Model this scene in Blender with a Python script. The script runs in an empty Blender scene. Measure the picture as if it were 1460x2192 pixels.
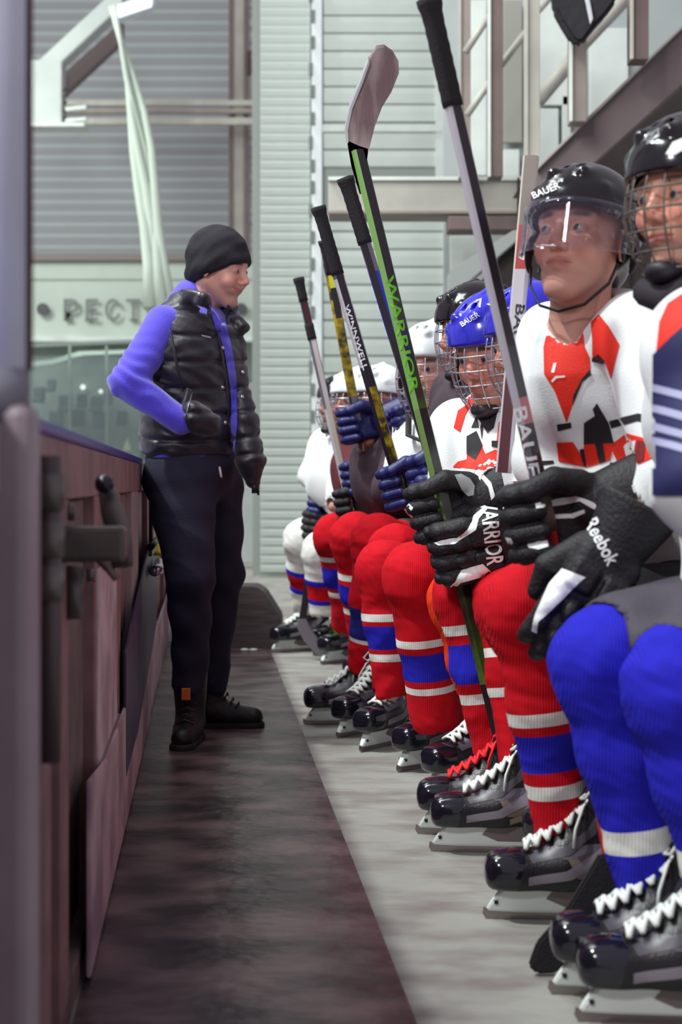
import bpy, bmesh, math, random
import numpy as np
from mathutils import Vector, Matrix
from mathutils.bvhtree import BVHTree
random.seed(7); RS = np.random.RandomState(5)
C = bpy.context.scene.collection
SC = bpy.context.scene
# ------------------------------------------------------------------ camera, light, exposure
F = 3000.0; H = 0.87; YH = 1035.0            # focal length in px, eye height, horizon row (1460 x 2192 frame)
cam = bpy.data.cameras.new('camera'); cam_o = bpy.data.objects.new('camera', cam); C.objects.link(cam_o)
cam_o.location = (0, 0, H); cam_o.rotation_euler = (math.pi/2, 0, 0)
cam.sensor_fit = 'VERTICAL'; cam.sensor_height = 36; cam.lens = F/2192*36
cam.shift_y = -(1096-YH)/2192
cam.dof.use_dof = True; cam.dof.focus_distance = 3.75; cam.dof.aperture_fstop = 3.6
cam.clip_start = 0.05; cam.clip_end = 200
SC.camera = cam_o
SC.view_settings.view_transform = 'Standard'; SC.view_settings.look = 'None'
SC.view_settings.gamma = 1; SC.view_settings.exposure = 0.0; SC.view_settings.use_curve_mapping = False
w = bpy.data.worlds.new('arena_air'); SC.world = w; w.use_nodes = True
w.node_tree.nodes['Background'].inputs[0].default_value = (0.92, 0.84, 0.98, 1)
w.node_tree.nodes['Background'].inputs[1].default_value = 0.43
def sun(name, to_sun, s, col, ang):
    l = bpy.data.lights.new(name, 'SUN'); l.energy = s; l.color = col; l.angle = ang
    o = bpy.data.objects.new(name, l); C.objects.link(o)
    o.rotation_euler = Vector(to_sun).to_track_quat('Z', 'Y').to_euler(); o.location = (-3, 3, 6)
sun('rink_light_bank', (-0.505, -0.13, 0.862), 2.45, (0.93, 1.0, 0.96), math.radians(2.2))
def area(name, loc, target, size, e, col):
    l = bpy.data.lights.new(name, 'AREA'); l.energy = e; l.size = size; l.color = col
    o = bpy.data.objects.new(name, l); C.objects.link(o); o.location = loc
    o.rotation_euler = (Vector(loc)-Vector(target)).to_track_quat('Z', 'Y').to_euler()
area('fill_end_wall', (-2.5, 6.0, 6.5), (-0.5, 13, 1.5), 2.5, 250, (0.92, 1.0, 0.97))  # added area light, the end wall gets little from the sun
area('fill_front', (-2.6, -2.5, 4.6), (0.3, 3.6, 0.8), .6, 165, (1.0, 0.97, 0.98))  # unseen fill added behind the camera to brighten faces and boards
area('fill_far_hall', (-7, 14, 7), (-2.5, 22, 1.5), 3, 480, (0.92, 1.0, 0.94))  # extra area light put in for the far hall wall
area('fill_stairs', (-1.5, 3.5, 5.0), (1.3, 9, 2.5), 2.0, 170, (0.95, 1.0, 1.0))  # area light added to lift the wall behind the stairs

def W(px, py, d): return Vector(((px-730)/F*d, d, H-(py-YH)/F*d))
def FD(py): return F*H/(py-YH)                 # depth of a floor point seen at row py
# ------------------------------------------------------------------ materials
def lin(c):
    return tuple(((v/255)/12.92 if v/255 <= .04045 else (((v/255)+.055)/1.055)**2.4) for v in c)
MT = {}
def mat(name, rgb, rough=.6, metal=0, bump=0, bscale=80, var=0, vscale=6, rgb2=None, spec=.5, emit=0, coat=0, stretch=None, sheen=0, blo=.4, bhi=.6):
    if name in MT: return MT[name]
    m = bpy.data.materials.new(name); m.use_nodes = True; nt = m.node_tree; N = nt.nodes; L = nt.links
    b = N['Principled BSDF']; c = lin(rgb)+(1,)
    b.inputs['Base Color'].default_value = c; b.inputs['Roughness'].default_value = rough
    b.inputs['Metallic'].default_value = metal; b.inputs['Specular IOR Level'].default_value = spec
    if coat: b.inputs['Coat Weight'].default_value = coat
    if sheen: b.inputs['Sheen Weight'].default_value = sheen
    if emit: b.inputs['Emission Color'].default_value = c; b.inputs['Emission Strength'].default_value = emit
    if var or bump:
        tc = N.new('ShaderNodeTexCoord'); mp = N.new('ShaderNodeMapping'); L.new(tc.outputs['Object'], mp.inputs[0])
        if stretch: mp.inputs['Scale'].default_value = stretch
    if var:
        n = N.new('ShaderNodeTexNoise'); n.inputs['Scale'].default_value = vscale; n.inputs['Detail'].default_value = 6
        L.new(mp.outputs[0], n.inputs[0])
        r = N.new('ShaderNodeMapRange'); r.inputs[1].default_value = blo; r.inputs[2].default_value = bhi; L.new(n.outputs[0], r.inputs[0])
        mx = N.new('ShaderNodeMix'); mx.data_type = 'RGBA'; L.new(r.outputs[0], mx.inputs[0])
        c2 = lin(rgb2)+(1,) if rgb2 else tuple(v*(1-var) for v in c[:3])+(1,)
        mx.inputs[6].default_value = c; mx.inputs[7].default_value = c2; L.new(mx.outputs[2], b.inputs['Base Color'])
    if bump:
        n2 = N.new('ShaderNodeTexNoise'); n2.inputs['Scale'].default_value = bscale; n2.inputs['Detail'].default_value = 4
        L.new(mp.outputs[0], n2.inputs[0])
        bp = N.new('ShaderNodeBump'); bp.inputs['Strength'].default_value = bump; bp.inputs['Distance'].default_value = .01
        L.new(n2.outputs[0], bp.inputs['Height']); L.new(bp.outputs[0], b.inputs['Normal'])
    MT[name] = m; return m
def knit(name, rgb, k=1.0):
    """knitted sock wool: fine ribs as bump"""
    if name in MT: return MT[name]
    m = mat(name, rgb, .85, 0, 0, spec=.2, var=.12, vscale=30); nt = m.node_tree; N = nt.nodes; L = nt.links
    tc = N.new('ShaderNodeTexCoord'); wv = N.new('ShaderNodeTexWave'); wv.wave_type = 'BANDS'; wv.bands_direction = 'X'
    wv.inputs['Scale'].default_value = 55*k; wv.inputs['Distortion'].default_value = 1.5; L.new(tc.outputs['Object'], wv.inputs[0])
    bp = N.new('ShaderNodeBump'); bp.inputs['Strength'].default_value = .35; bp.inputs['Distance'].default_value = .002
    L.new(wv.outputs[0], bp.inputs['Height']); L.new(bp.outputs[0], N['Principled BSDF'].inputs['Normal'])
    return m
def clear(name, rgb, alpha=.25, rough=.03):
    m = bpy.data.materials.new(name); m.use_nodes = True; nt = m.node_tree; N = nt.nodes; L = nt.links
    for n in list(N): N.remove(n)
    o = N.new('ShaderNodeOutputMaterial'); t = N.new('ShaderNodeBsdfTransparent'); g = N.new('ShaderNodeBsdfGlossy')
    d = N.new('ShaderNodeBsdfDiffuse'); d.inputs[0].default_value = lin(rgb)+(1,)
    t.inputs[0].default_value = (.93, .94, .96, 1); g.inputs['Roughness'].default_value = rough
    f = N.new('ShaderNodeFresnel'); f.inputs[0].default_value = 1.55
    m1 = N.new('ShaderNodeMixShader'); m1.inputs[0].default_value = alpha; L.new(t.outputs[0], m1.inputs[1]); L.new(d.outputs[0], m1.inputs[2])
    m2 = N.new('ShaderNodeMixShader'); L.new(f.outputs[0], m2.inputs[0]); L.new(m1.outputs[0], m2.inputs[1]); L.new(g.outputs[0], m2.inputs[2])
    L.new(m2.outputs[0], o.inputs[0]); MT[name] = m; return m
def skinmat(name):
    m = bpy.data.materials.new(name); m.use_nodes = True; nt = m.node_tree; N = nt.nodes; L = nt.links
    b = N['Principled BSDF']; a = N.new('ShaderNodeVertexColor'); a.layer_name = 'Col'
    L.new(a.outputs[0], b.inputs['Base Color']); b.inputs['Roughness'].default_value = .5
    b.inputs['Subsurface Weight'].default_value = .12; b.inputs['Subsurface Radius'].default_value = (.012, .004, .002)
    tc = N.new('ShaderNodeTexCoord'); n = N.new('ShaderNodeTexNoise'); n.inputs['Scale'].default_value = 350; L.new(tc.outputs['Object'], n.inputs[0])
    bp = N.new('ShaderNodeBump'); bp.inputs['Strength'].default_value = .12; bp.inputs['Distance'].default_value = .002
    L.new(n.outputs[0], bp.inputs['Height']); L.new(bp.outputs[0], b.inputs['Normal'])
    return m
SKIN = skinmat('skin')
# ------------------------------------------------------------------ object helpers
def newobj(name, me, parent=None, base=None):
    o = bpy.data.objects.new(name, me); C.objects.link(o)
    if parent: o.parent = parent
    return o
def tag(o, label=None, cat=None, group=None, kind=None):
    if label: o['label'] = label
    if cat: o['category'] = cat
    if group: o['group'] = group
    if kind: o['kind'] = kind
    return o
def shade(me):
    me.polygons.foreach_set('use_smooth', [True]*len(me.polygons))
def from_bm(bm, name, mats, smooth=False):
    me = bpy.data.meshes.new(name); bm.to_mesh(me); bm.free()
    for m in (mats if isinstance(mats, (list, tuple)) else [mats]): me.materials.append(m)
    if smooth: shade(me)
    return me
def world_inv(o):
    m = Matrix.Identity(4)
    p = o
    while p: m = p.matrix_basis @ m if p is o else p.matrix_basis @ m; p = p.parent
    return m.inverted()
def put(name, me, parent=None, M=None):
    """link a mesh whose vertices are in world space (M None) or in local space with world matrix M, keeping the place under a parent"""
    o = bpy.data.objects.new(name, me); C.objects.link(o)
    if parent:
        o.parent = parent; inv = world_inv(parent)
        o.matrix_basis = inv @ (M if M is not None else Matrix.Identity(4))
    elif M is not None: o.matrix_basis = M
    return o
def rebase(o, base):
    """move a top-level object's origin to base, mesh staying in place (call before adding children)"""
    b = Vector(base); o.data.transform(Matrix.Translation(-b)); o.location = b
def bm_box(bm, c, s, R=None, bev=0, mi=0):
    M = Matrix.Translation(Vector(c)) @ (R.to_4x4() if R else Matrix.Identity(4)) @ Matrix.Diagonal((s[0], s[1], s[2], 1))
    r = bmesh.ops.create_cube(bm, size=1, matrix=M); vs = r['verts']
    fs = list({f for v in vs for f in v.link_faces})
    for f in fs: f.material_index = mi
    if bev:
        es = list({e for v in vs for e in v.link_edges})
        r2 = bmesh.ops.bevel(bm, geom=es, offset=bev, segments=2, affect='EDGES', profile=.5)
        for f in r2['faces']: f.material_index = mi
def boxobj(name, c, s, m, parent=None, R=None, bev=.003):
    bm = bmesh.new(); bm_box(bm, (0, 0, 0), s, None, bev)
    me = from_bm(bm, name, m)
    M = Matrix.Translation(Vector(c)) @ (R.to_4x4() if R else Matrix.Identity(4))
    return put(name, me, parent, M)
def frame_axes(x, zhint=(0, 0, 1)):
    x = Vector(x).normalized(); z = Vector(zhint); y = z.cross(x)
    if y.length < 1e-4: y = Vector((0, 1, 0)).cross(x)
    y.normalize(); z = x.cross(y).normalized()
    return Matrix((x, y, z)).transposed()
def bm_tube(bm, pts, r, n=8, mi=0, cap=True, flat=None):
    pts = [Vector(p) for p in pts]; rings = []
    rr = r if isinstance(r, (list, tuple)) else [r]*len(pts)
    t0 = (pts[1]-pts[0]).normalized(); up = Vector((0, 0, 1)) if abs(t0.z) < .9 else Vector((0, 1, 0))
    u = t0.cross(up).normalized()
    for i, p in enumerate(pts):
        t = (pts[min(i+1, len(pts)-1)]-pts[max(i-1, 0)]).normalized()
        u = (u - t*u.dot(t)).normalized(); v = t.cross(u)
        rings.append([bm.verts.new(p+(u*math.cos(a)+v*math.sin(a)*(flat or 1))*rr[i]) for a in [2*math.pi*k/n for k in range(n)]])
    for i in range(len(rings)-1):
        for k in range(n):
            f = bm.faces.new((rings[i][k], rings[i][(k+1) % n], rings[i+1][(k+1) % n], rings[i+1][k])); f.material_index = mi
    if cap:
        f = bm.faces.new(rings[0][::-1]); f.material_index = mi; f = bm.faces.new(rings[-1]); f.material_index = mi
def tubeobj(name, pts, r, m, parent=None, n=8, M=None, flat=None):
    bm = bmesh.new(); bm_tube(bm, pts, r, n, flat=flat); return put(name, from_bm(bm, name, m, True), parent, M)
def prism(poly, th, axis='y', bev=0):
    """extrude polygon [(a,b)] symmetric along y (a=x,b=z)"""
    bm = bmesh.new(); vs = [bm.verts.new((a, -th/2, b)) for a, b in poly]; f = bm.faces.new(vs)
    r = bmesh.ops.extrude_face_region(bm, geom=[f]); bmesh.ops.translate(bm, vec=(0, th, 0), verts=[v for v in r['geom'] if isinstance(v, bmesh.types.BMVert)])
    bmesh.ops.recalc_face_normals(bm, faces=bm.faces)
    if bev: bmesh.ops.bevel(bm, geom=list(bm.edges), offset=bev, segments=2, affect='EDGES')
    return bm
# ------------------------------------------------------------------ signed-distance modelling
def A3(v): return np.array(v, dtype=np.float32)
def cap(a, b, ra, rb=None, flat=None):
    a = A3(a); b = A3(b); rb = ra if rb is None else rb; ab = b-a; L2 = max(float(ab@ab), 1e-9)
    rm = max(ra, rb)
    def f(P):
        q = P-a; h = np.clip(q@ab/L2, 0, 1); v = q-h[:, None]*ab
        if flat is not None:
            n, s = A3(flat[0]), flat[1]; v = v+np.outer(v@n, n)*(1/s-1)
            return (np.sqrt((v*v).sum(1))-(ra+(rb-ra)*h))*min(1, s)
        return np.sqrt((v*v).sum(1))-(ra+(rb-ra)*h)
    g = rm*(max(1, flat[1]) if flat is not None else 1)
    return f, np.minimum(a, b)-g, np.maximum(a, b)+g
def ell(c, r, R=None):
    c = A3(c); r = A3(r); Rm = np.array(R, dtype=np.float32) if R is not None else None; rr = float(r.max())
    def f(P):
        q = P-c
        if Rm is not None: q = q@Rm
        k0 = np.sqrt(((q/r)**2).sum(1)); k1 = np.sqrt(((q/(r*r))**2).sum(1))+1e-9
        return k0*(k0-1)/k1
    return f, c-rr, c+rr
def rbox(c, h, rd=0, R=None):
    c = A3(c); h = A3(h)-rd; Rm = np.array(R, dtype=np.float32) if R is not None else None; rr = float(np.linalg.norm(h))+rd
    def f(P):
        q = P-c
        if Rm is not None: q = q@Rm
        q = np.abs(q)-h
        return np.sqrt((np.maximum(q, 0)**2).sum(1))+np.minimum(q.max(1), 0)-rd
    return f, c-rr, c+rr
def plane(p, n):
    p = A3(p); n = A3(n)/np.linalg.norm(n)
    return (lambda P: (P-p)@n), None, None          # negative behind the plane
def field(prims, post=None):
    def f(P):
        d = None
        for pr in prims:
            fn, op, k = pr[0][0], pr[1], pr[2]; e = fn(P)
            if d is None: d = e; continue
            if op == 'u':
                if k > 0: h = np.maximum(k-np.abs(d-e), 0)/k; d = np.minimum(d, e)-h*h*k/4
                else: d = np.minimum(d, e)
            else:
                if op == 's': e = -e
                if k > 0: h = np.maximum(k-np.abs(d-e), 0)/k; d = np.maximum(d, e)+h*h*k/4
                else: d = np.maximum(d, e)
        if post is not None: d = d-post(P)
        return d
    return f
def sdf_mesh(name, prims, vox, mats=None, post=None, margin=.012, col=None):
    prims = [(p+('u', 0))[:3] if len(p) == 1 else (p if len(p) == 3 else p+(0,)) for p in prims]
    lo = np.min([p[0][1] for p in prims if p[1] == 'u' and p[0][1] is not None], axis=0)-margin-2*vox
    hi = np.max([p[0][2] for p in prims if p[1] == 'u' and p[0][2] is not None], axis=0)+margin+2*vox
    f = field(prims, post); B = 8
    nb = np.ceil((hi-lo)/vox/B).astype(int)+1
    ax = [lo[i]+(np.arange(nb[i])*B+(B-1)/2)*vox for i in range(3)]
    G = np.stack(np.meshgrid(*ax, indexing='ij'), -1).reshape(-1, 3).astype(np.float32)
    dc = f(G); act = np.abs(dc) < B*vox*1.05+margin
    V = np.empty((len(G), B, B, B), np.float32); V[:] = dc[:, None, None, None]
    ids = np.nonzero(act)[0]; off = (np.arange(B)-(B-1)/2)*vox
    O = np.stack(np.meshgrid(off, off, off, indexing='ij'), -1).reshape(-1, 3).astype(np.float32)
    for s in range(0, len(ids), 600):
        ii = ids[s:s+600]; P = (G[ii][:, None, :]+O[None]).reshape(-1, 3); V[ii] = f(P).reshape(-1, B, B, B)
    V = V.reshape(nb[0], nb[1], nb[2], B, B, B).transpose(0, 3, 1, 4, 2, 5).reshape(nb[0]*B, nb[1]*B, nb[2]*B)
    S = V < 0; X, Y, Z = S.shape; u = S.astype(np.uint8)
    cnt = sum(u[i:X-1+i, j:Y-1+j, k:Z-1+k] for i in (0, 1) for j in (0, 1) for k in (0, 1))
    A = np.argwhere((cnt > 0) & (cnt < 8)); idx = np.full(cnt.shape, -1, np.int32); idx[A[:, 0], A[:, 1], A[:, 2]] = np.arange(len(A))
    co = [(i, j, k) for i in (0, 1) for j in (0, 1) for k in (0, 1)]
    cv = np.stack([V[A[:, 0]+i, A[:, 1]+j, A[:, 2]+k] for i, j, k in co], 1)
    acc = np.zeros((len(A), 3)); n = np.zeros(len(A))
    for a in range(8):
        for b in range(a+1, 8):
            if sum(abs(co[a][t]-co[b][t]) for t in range(3)) != 1: continue
            va, vb = cv[:, a], cv[:, b]; m = (va < 0) != (vb < 0)
            t = np.where(m, va/np.where(m, va-vb, 1), 0)
            p = np.array(co[a])[None]+t[:, None]*(np.array(co[b])-np.array(co[a]))[None]
            acc += p*m[:, None]; n += m
    vert = lo+(A+acc/n[:, None])*vox
    Q = []
    for axn in range(3):
        sl0 = [slice(None)]*3; sl1 = [slice(None)]*3; sl0[axn] = slice(0, -1); sl1[axn] = slice(1, None)
        E = np.argwhere(S[tuple(sl0)] != S[tuple(sl1)]); b, c = (axn+1) % 3, (axn+2) % 3
        ok = (E[:, b] > 0) & (E[:, c] > 0) & (E[:, b] < S.shape[b]-1) & (E[:, c] < S.shape[c]-1); E = E[ok]
        def cell(db, dc_):
            e = E.copy(); e[:, b] += db; e[:, c] += dc_; return idx[e[:, 0], e[:, 1], e[:, 2]]
        q = np.stack([cell(-1, -1), cell(0, -1), cell(0, 0), cell(-1, 0)], 1)
        ins = S[E[:, 0], E[:, 1], E[:, 2]]; q[~ins] = q[~ins][:, ::-1]; Q.append(q)
    Q = np.concatenate(Q); Q = Q[(Q >= 0).all(1)]
    me = bpy.data.meshes.new(name)
    me.vertices.add(len(vert)); me.vertices.foreach_set('co', vert.astype(np.float32).ravel())
    me.loops.add(len(Q)*4); me.loops.foreach_set('vertex_index', Q.astype(np.int32).ravel())
    me.polygons.add(len(Q)); me.polygons.foreach_set('loop_start', np.arange(len(Q), dtype=np.int32)*4)
    try: me.polygons.foreach_set('loop_total', np.full(len(Q), 4, dtype=np.int32))
    except Exception: pass
    me.polygons.foreach_set('use_smooth', np.ones(len(Q), dtype=bool))
    me.update(calc_edges=True)
    if mats is not None:
        for m in (mats if isinstance(mats, (list, tuple)) else [mats]): me.materials.append(m)
    if col is not None:
        at = me.color_attributes.new('Col', 'FLOAT_COLOR', 'POINT')
        cc = np.ones((len(vert), 4), np.float32); cc[:, :3] = col(vert.astype(np.float32)); at.data.foreach_set('color', cc.ravel())
    return me
def folds(amp, k=22, seed=0, vert=.35):
    r = np.random.RandomState(seed); D = r.normal(size=(5, 3)).astype(np.float32); D[:, 2] *= vert
    D /= np.linalg.norm(D, axis=1)[:, None]; ph = r.uniform(0, 6.28, 5)
    def f(P):
        w1 = np.sin(P@D[0]*k*.45+ph[0]); w2 = np.sin(P@D[1]*k*.6+ph[1])
        a = np.sin(P@D[2]*k+ph[2]+1.8*w1); b = np.sin(P@D[3]*k*1.7+ph[3]+1.6*w2+w1)
        return amp*(.6*(1-np.abs(a))*1.2+.3*b-.3+.25*np.sin(P@D[4]*k*3+2*w1))
    return f
def slice_mats(me, cuts, pick):
    """cut the mesh with planes (co, no) so colour fields end cleanly, then material index = pick(face centre)"""
    bm = bmesh.new(); bm.from_mesh(me)
    for co, no in cuts: bmesh.ops.bisect_plane(bm, geom=list(bm.verts)+list(bm.edges)+list(bm.faces), dist=1e-6, plane_co=co, plane_no=no)
    for f in bm.faces: f.material_index = pick(f.calc_center_median()); f.smooth = True
    bm.to_mesh(me); bm.free(); me.update()
# ------------------------------------------------------------------ patches sewn / printed on curved things
def bvh_of(objs):
    out = []
    for o in objs:
        M = world_inv(o).inverted(); vs = [M @ v.co for v in o.data.vertices]
        out.append(BVHTree.FromPolygons(vs, [tuple(p.vertices) for p in o.data.polygons]))
    return out
CAM = Vector((0, 0, H))
def patch_bm(bm2, bvh, off, maxedge, jump=.06):
    """bm2 lies in pixel space (x,y); wrap it onto the surface"""
    for _ in range(5):
        es = [e for e in bm2.edges if e.calc_length() > maxedge]
        if not es: break
        bmesh.ops.subdivide_edges(bm2, edges=es, cuts=1); bmesh.ops.triangulate(bm2, faces=list(bm2.faces))
    kill = []
    for v in bm2.verts:
        d = (W(v.co.x, v.co.y, 1)-CAM).normalized(); h = bvh.ray_cast(CAM, d)
        if h[0] is None: kill.append(v)
        else:
            n = h[1] if h[1].dot(d) < 0 else -h[1]; v.co = h[0]+n*off
    bmesh.ops.delete(bm2, geom=kill, context='VERTS')
    bad = [f for f in bm2.faces if max(v.co.y for v in f.verts)-min(v.co.y for v in f.verts) > jump]
    bmesh.ops.delete(bm2, geom=bad, context='FACES')
    # face towards viewer
    for f in bm2.faces:
        f.normal_update()
        if f.normal.dot(f.calc_center_median()-CAM) > 0: f.normal_flip()
    for f in bm2.faces: f.smooth = True
def patch(name, poly, bvh, m, parent, off=.0015, maxedge=9, jump=.06):
    bm = bmesh.new(); vs = [bm.verts.new((x, y, 0)) for x, y in poly]; bm.faces.new(vs); bmesh.ops.triangulate(bm, faces=list(bm.faces))
    patch_bm(bm, bvh, off, maxedge, jump)
    if not len(bm.faces): bm.free(); return None
    seen = set(); first = None
    for f0 in list(bm.faces):                      # every separate piece of cloth becomes a part of its own
        if f0 in seen: continue
        st = [f0]; seen.add(f0); isl = []
        while st:
            f = st.pop(); isl.append(f)
            for e in f.edges:
                for g in e.link_faces:
                    if g not in seen: seen.add(g); st.append(g)
        if len(isl) < 4: continue
        b2 = bmesh.new(); mp = {}
        for f in isl:
            vv = []
            for v in f.verts:
                if v not in mp: mp[v] = b2.verts.new(v.co)
                vv.append(mp[v])
            b2.faces.new(vv)
        o = put(name, from_bm(b2, name, m, True), parent); first = first or o
    bm.free(); return first
def text_bm(s, bold=False, ex=0.0):
    cu = bpy.data.curves.new('t', 'FONT'); cu.body = s; cu.size = 1; cu.align_x = 'CENTER'; cu.align_y = 'CENTER'; cu.extrude = ex; cu.offset = .018 if bold else 0
    cu.resolution_u = 3
    o = bpy.data.objects.new('t', cu); C.objects.link(o); dg = bpy.context.evaluated_depsgraph_get(); dg.update()
    me = bpy.data.meshes.new_from_object(o.evaluated_get(dg)); bm = bmesh.new(); bm.from_mesh(me)
    bpy.data.objects.remove(o); bpy.data.curves.remove(cu); bpy.data.meshes.remove(me)
    bmesh.ops.triangulate(bm, faces=list(bm.faces)); return bm
def text_patch(name, s, cx, cy, w, h, ang, bvh, m, parent, off=.002, maxedge=8, bold=True):
    bm = text_bm(s, bold); xs = [v.co.x for v in bm.verts]; ys = [v.co.y for v in bm.verts]
    sx = w/(max(xs)-min(xs)); sy = h/(max(ys)-min(ys)); mx = (max(xs)+min(xs))/2; my = (max(ys)+min(ys))/2
    ca, sa = math.cos(ang), math.sin(ang)
    for v in bm.verts:
        a = (v.co.x-mx)*sx; b = -(v.co.y-my)*sy; v.co = Vector((cx+a*ca-b*sa, cy+a*sa+b*ca, 0))
    patch_bm(bm, bvh, off, maxedge)
    if not len(bm.faces): bm.free(); return None
    return put(name, from_bm(bm, name, m, True), parent)
# ================================================================== SETTING
BU = Vector((-.097, 1, 0)).normalized(); BN = Vector((1, .097, 0)).normalized()   # along the boards / out of the boards towards the aisle
def BX(d): return -.214-.097*d
def Bp(px, z, off=0):
    """point on the aisle face of the boards seen at column px, height z, standing off towards the aisle"""
    d = (642-3000*off)/(439-px) if off else 642/(439-px)
    return Vector((BX(d)+off, d, z))
BR = Matrix((BU, -BN, Vector((0, 0, 1)))).transposed()      # local x along boards, y into boards, z up
def zat(py, d): return H-(py-YH)/F*d
concrete = mat('concrete', (150, 149, 143), .72, bump=.5, bscale=14, var=1, vscale=4.0, rgb2=(112, 101, 101), stretch=(1, 2.2, 1), blo=.42, bhi=.72)
rubber = mat('wet_rubber_shaded', (116, 97, 97), .34, bump=.7, bscale=10, var=1, vscale=4.2, rgb2=(52, 40, 43), stretch=(1, 1.7, 1), blo=.34, bhi=.60)  # rubber tone with part of the boards' shade put into it
white_p = mat('white_paint', (214, 222, 215), .6, var=.1, vscale=3)
plank_m = mat('white_siding', (208, 218, 210), .55, var=.12, vscale=1.5)
beige = mat('beige_steel', (150, 138, 130), .6, var=.15, vscale=4)
beige_l = mat('pale_beige_steel', (178, 176, 166), .6, var=.12, vscale=4)
brownst = mat('brown_steel', (112, 96, 92), .6, var=.15, vscale=5)
board_m = mat('board_frame_pink_brown', (152, 114, 114), .6, bump=.2, bscale=30, var=.3, vscale=8)
board_d = mat('board_inner_panel', (122, 100, 98), .7, bump=.3, bscale=25, var=.35, vscale=6)
board_l = mat('pale_scuffed_panel', (222, 196, 198), .6, var=1, vscale=6, rgb2=(176, 148, 154), bump=.2)
steel_m = mat('dull_steel', (120, 114, 112), .42, metal=.6, var=.3, vscale=14)
alum = mat('aluminium', (222, 230, 246), .42, metal=.0, var=.1, vscale=5)
blackm = mat('black_rubber', (22, 19, 22), .5)
cap_m = mat('blue_board_cap', (62, 56, 150), .35)
# floor
bm = bmesh.new()
vs = [bm.verts.new(p) for p in [(-9, -1.5, 0), (5, -1.5, 0), (5, 26, 0), (-9, 26, 0)]]; bm.faces.new(vs)
fl = put('floor', from_bm(bm, 'floor', concrete)); tag(fl, kind='structure', label='pale scuffed concrete floor of the players bench')
# rubber mat along the boards, darkened up to their shadow edge to deepen it
bm = bmesh.new(); a = .003
q = [(BX(0.6)+a, .6), (BX(.6)+.553, .6), (BX(7.34)+.553, 7.34), (BX(7.34)+a, 7.34)]
vs = [bm.verts.new((x, y, .0)) for x, y in q]; f = bm.faces.new(vs)
r = bmesh.ops.extrude_face_region(bm, geom=[f]); bmesh.ops.translate(bm, vec=(0, 0, .006), verts=[v for v in r['geom'] if isinstance(v, bmesh.types.BMVert)])
bmesh.ops.recalc_face_normals(bm, faces=bm.faces)
rm = put('rubber_mat', from_bm(bm, 'rubber_mat', rubber)); tag(rm, 'long wet rubber mat along the boards, colour darkened to deepen their shadow', 'mat')
# the boards (left side wall of the bench)
zt = .955
def brd(name, px0, px1, z0, z1, off, th, m, parent, bev=.003):
    d0 = 642/(439-px0); d1 = 642/(439-px1); L = (d1-d0)*math.sqrt(1+.097**2)
    c = Vector((BX((d0+d1)/2), (d0+d1)/2, (z0+z1)/2))+BN*(off-th/2)
    return boxobj(name, c, (L, th, z1-z0), m, parent, BR, bev)
db = .45; de = 10.4
c = Vector((BX((db+de)/2), (db+de)/2, .46))-BN*.055
wl = boxobj('wall_left', c, ((de-db)*1.005, .05, .9), board_d, None, BR); tag(wl, kind='structure', label='low pink-brown rink boards beside the bench')
def along(name, d0, d1, z0, z1, off, th, m, parent=wl, bev=.003):
    c = Vector((BX((d0+d1)/2), (d0+d1)/2, (z0+z1)/2))+BN*(off-th/2)
    return boxobj(name, c, ((d1-d0)*1.0047, th, z1-z0), m, parent, BR, bev)
along('top_rail', db, de, .845, .935, 0, .05, board_m)
along('rail_cap', db, de, .935, zt, .004, .11, cap_m, bev=.006)
along('bottom_rail', db, de, 0, .06, -.004, .04, board_d)
for d0, d1, m in [(1.86, 1.95, board_m), (2.08, 2.2, board_m), (2.72, 2.86, board_m), (3.45, 3.55, board_m), (4.12, 4.5, mat('pale_post', (170, 148, 148), .55)), (5.2, 5.28, board_m), (5.9, 6.0, board_l), (7.3, 7.4, board_m), (8.6, 8.7, board_m)]:
    along('post', d0, d1, .06, .845, 0, .045, m)
for d0, d1, z0, z1, m in [(2.2, 2.7, .3, .84, board_d), (2.86, 3.4, .45, .84, board_m), (3.55, 4.12, .45, .84, board_m), (4.5, 5.2, .3, .84, board_m), (5.28, 5.9, .25, .84, board_d), (6.0, 7.3, .2, .84, board_m), (7.4, 8.6, .2, .84, board_d), (8.7, 10.3, .2, .84, board_m)]:
    along('panel', d0+.006, d1-.006, z0, z1, -.02, .012, m)
# pale upright strip with its cover plates
st = along('panel', 2.76, 3.36, .31, .70, .004, .012, board_l); tag(st, 'pale pinkish cover strip')
along('panel', 2.82, 3.45, .12, .305, .006, .012, mat('grey_plate', (182, 164, 158), .6, var=.2)).data.name = 'cover_plate'
# kick plates
kp = mat('kick_plate', (216, 184, 190), .5, var=1, vscale=5, rgb2=(164, 134, 146), bump=.25, bscale=20)
bm = prism([(2.43, .012), (5.1, .012), (5.1, .31), (2.85, .31), (2.43, .355)], .008, bev=.002)
k1 = put('kick_plate', from_bm(bm, 'kick_plate', kp), wl, Matrix.Translation(Vector((BX(0), 0, 0))+BN*.012) @ BR.to_4x4() @ Matrix.Diagonal((1.0047, 1, 1, 1)))
along('kick_plate', 5.12, 8.3, .012, .27, .012, .008, kp)
along('kick_plate', 8.32, 10.3, .012, .27, .012, .008, kp)
# scuffed violet sheet
bm = prism([(3.5, .45), (5.0, .66), (5.75, .58), (5.75, .30), (4.1, .14), (3.5, .135)], .006, bev=.002)
vs_ = put('panel', from_bm(bm, 'panel', mat('violet_sheet', (74, 62, 100), .45, var=1, vscale=9, rgb2=(58, 46, 66))), wl, Matrix.Translation(Vector((BX(0), 0, 0))+BN*.014) @ BR.to_4x4() @ Matrix.Diagonal((1.0047, 1, 1, 1))); tag(vs_, 'scuffed violet sheet')
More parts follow.
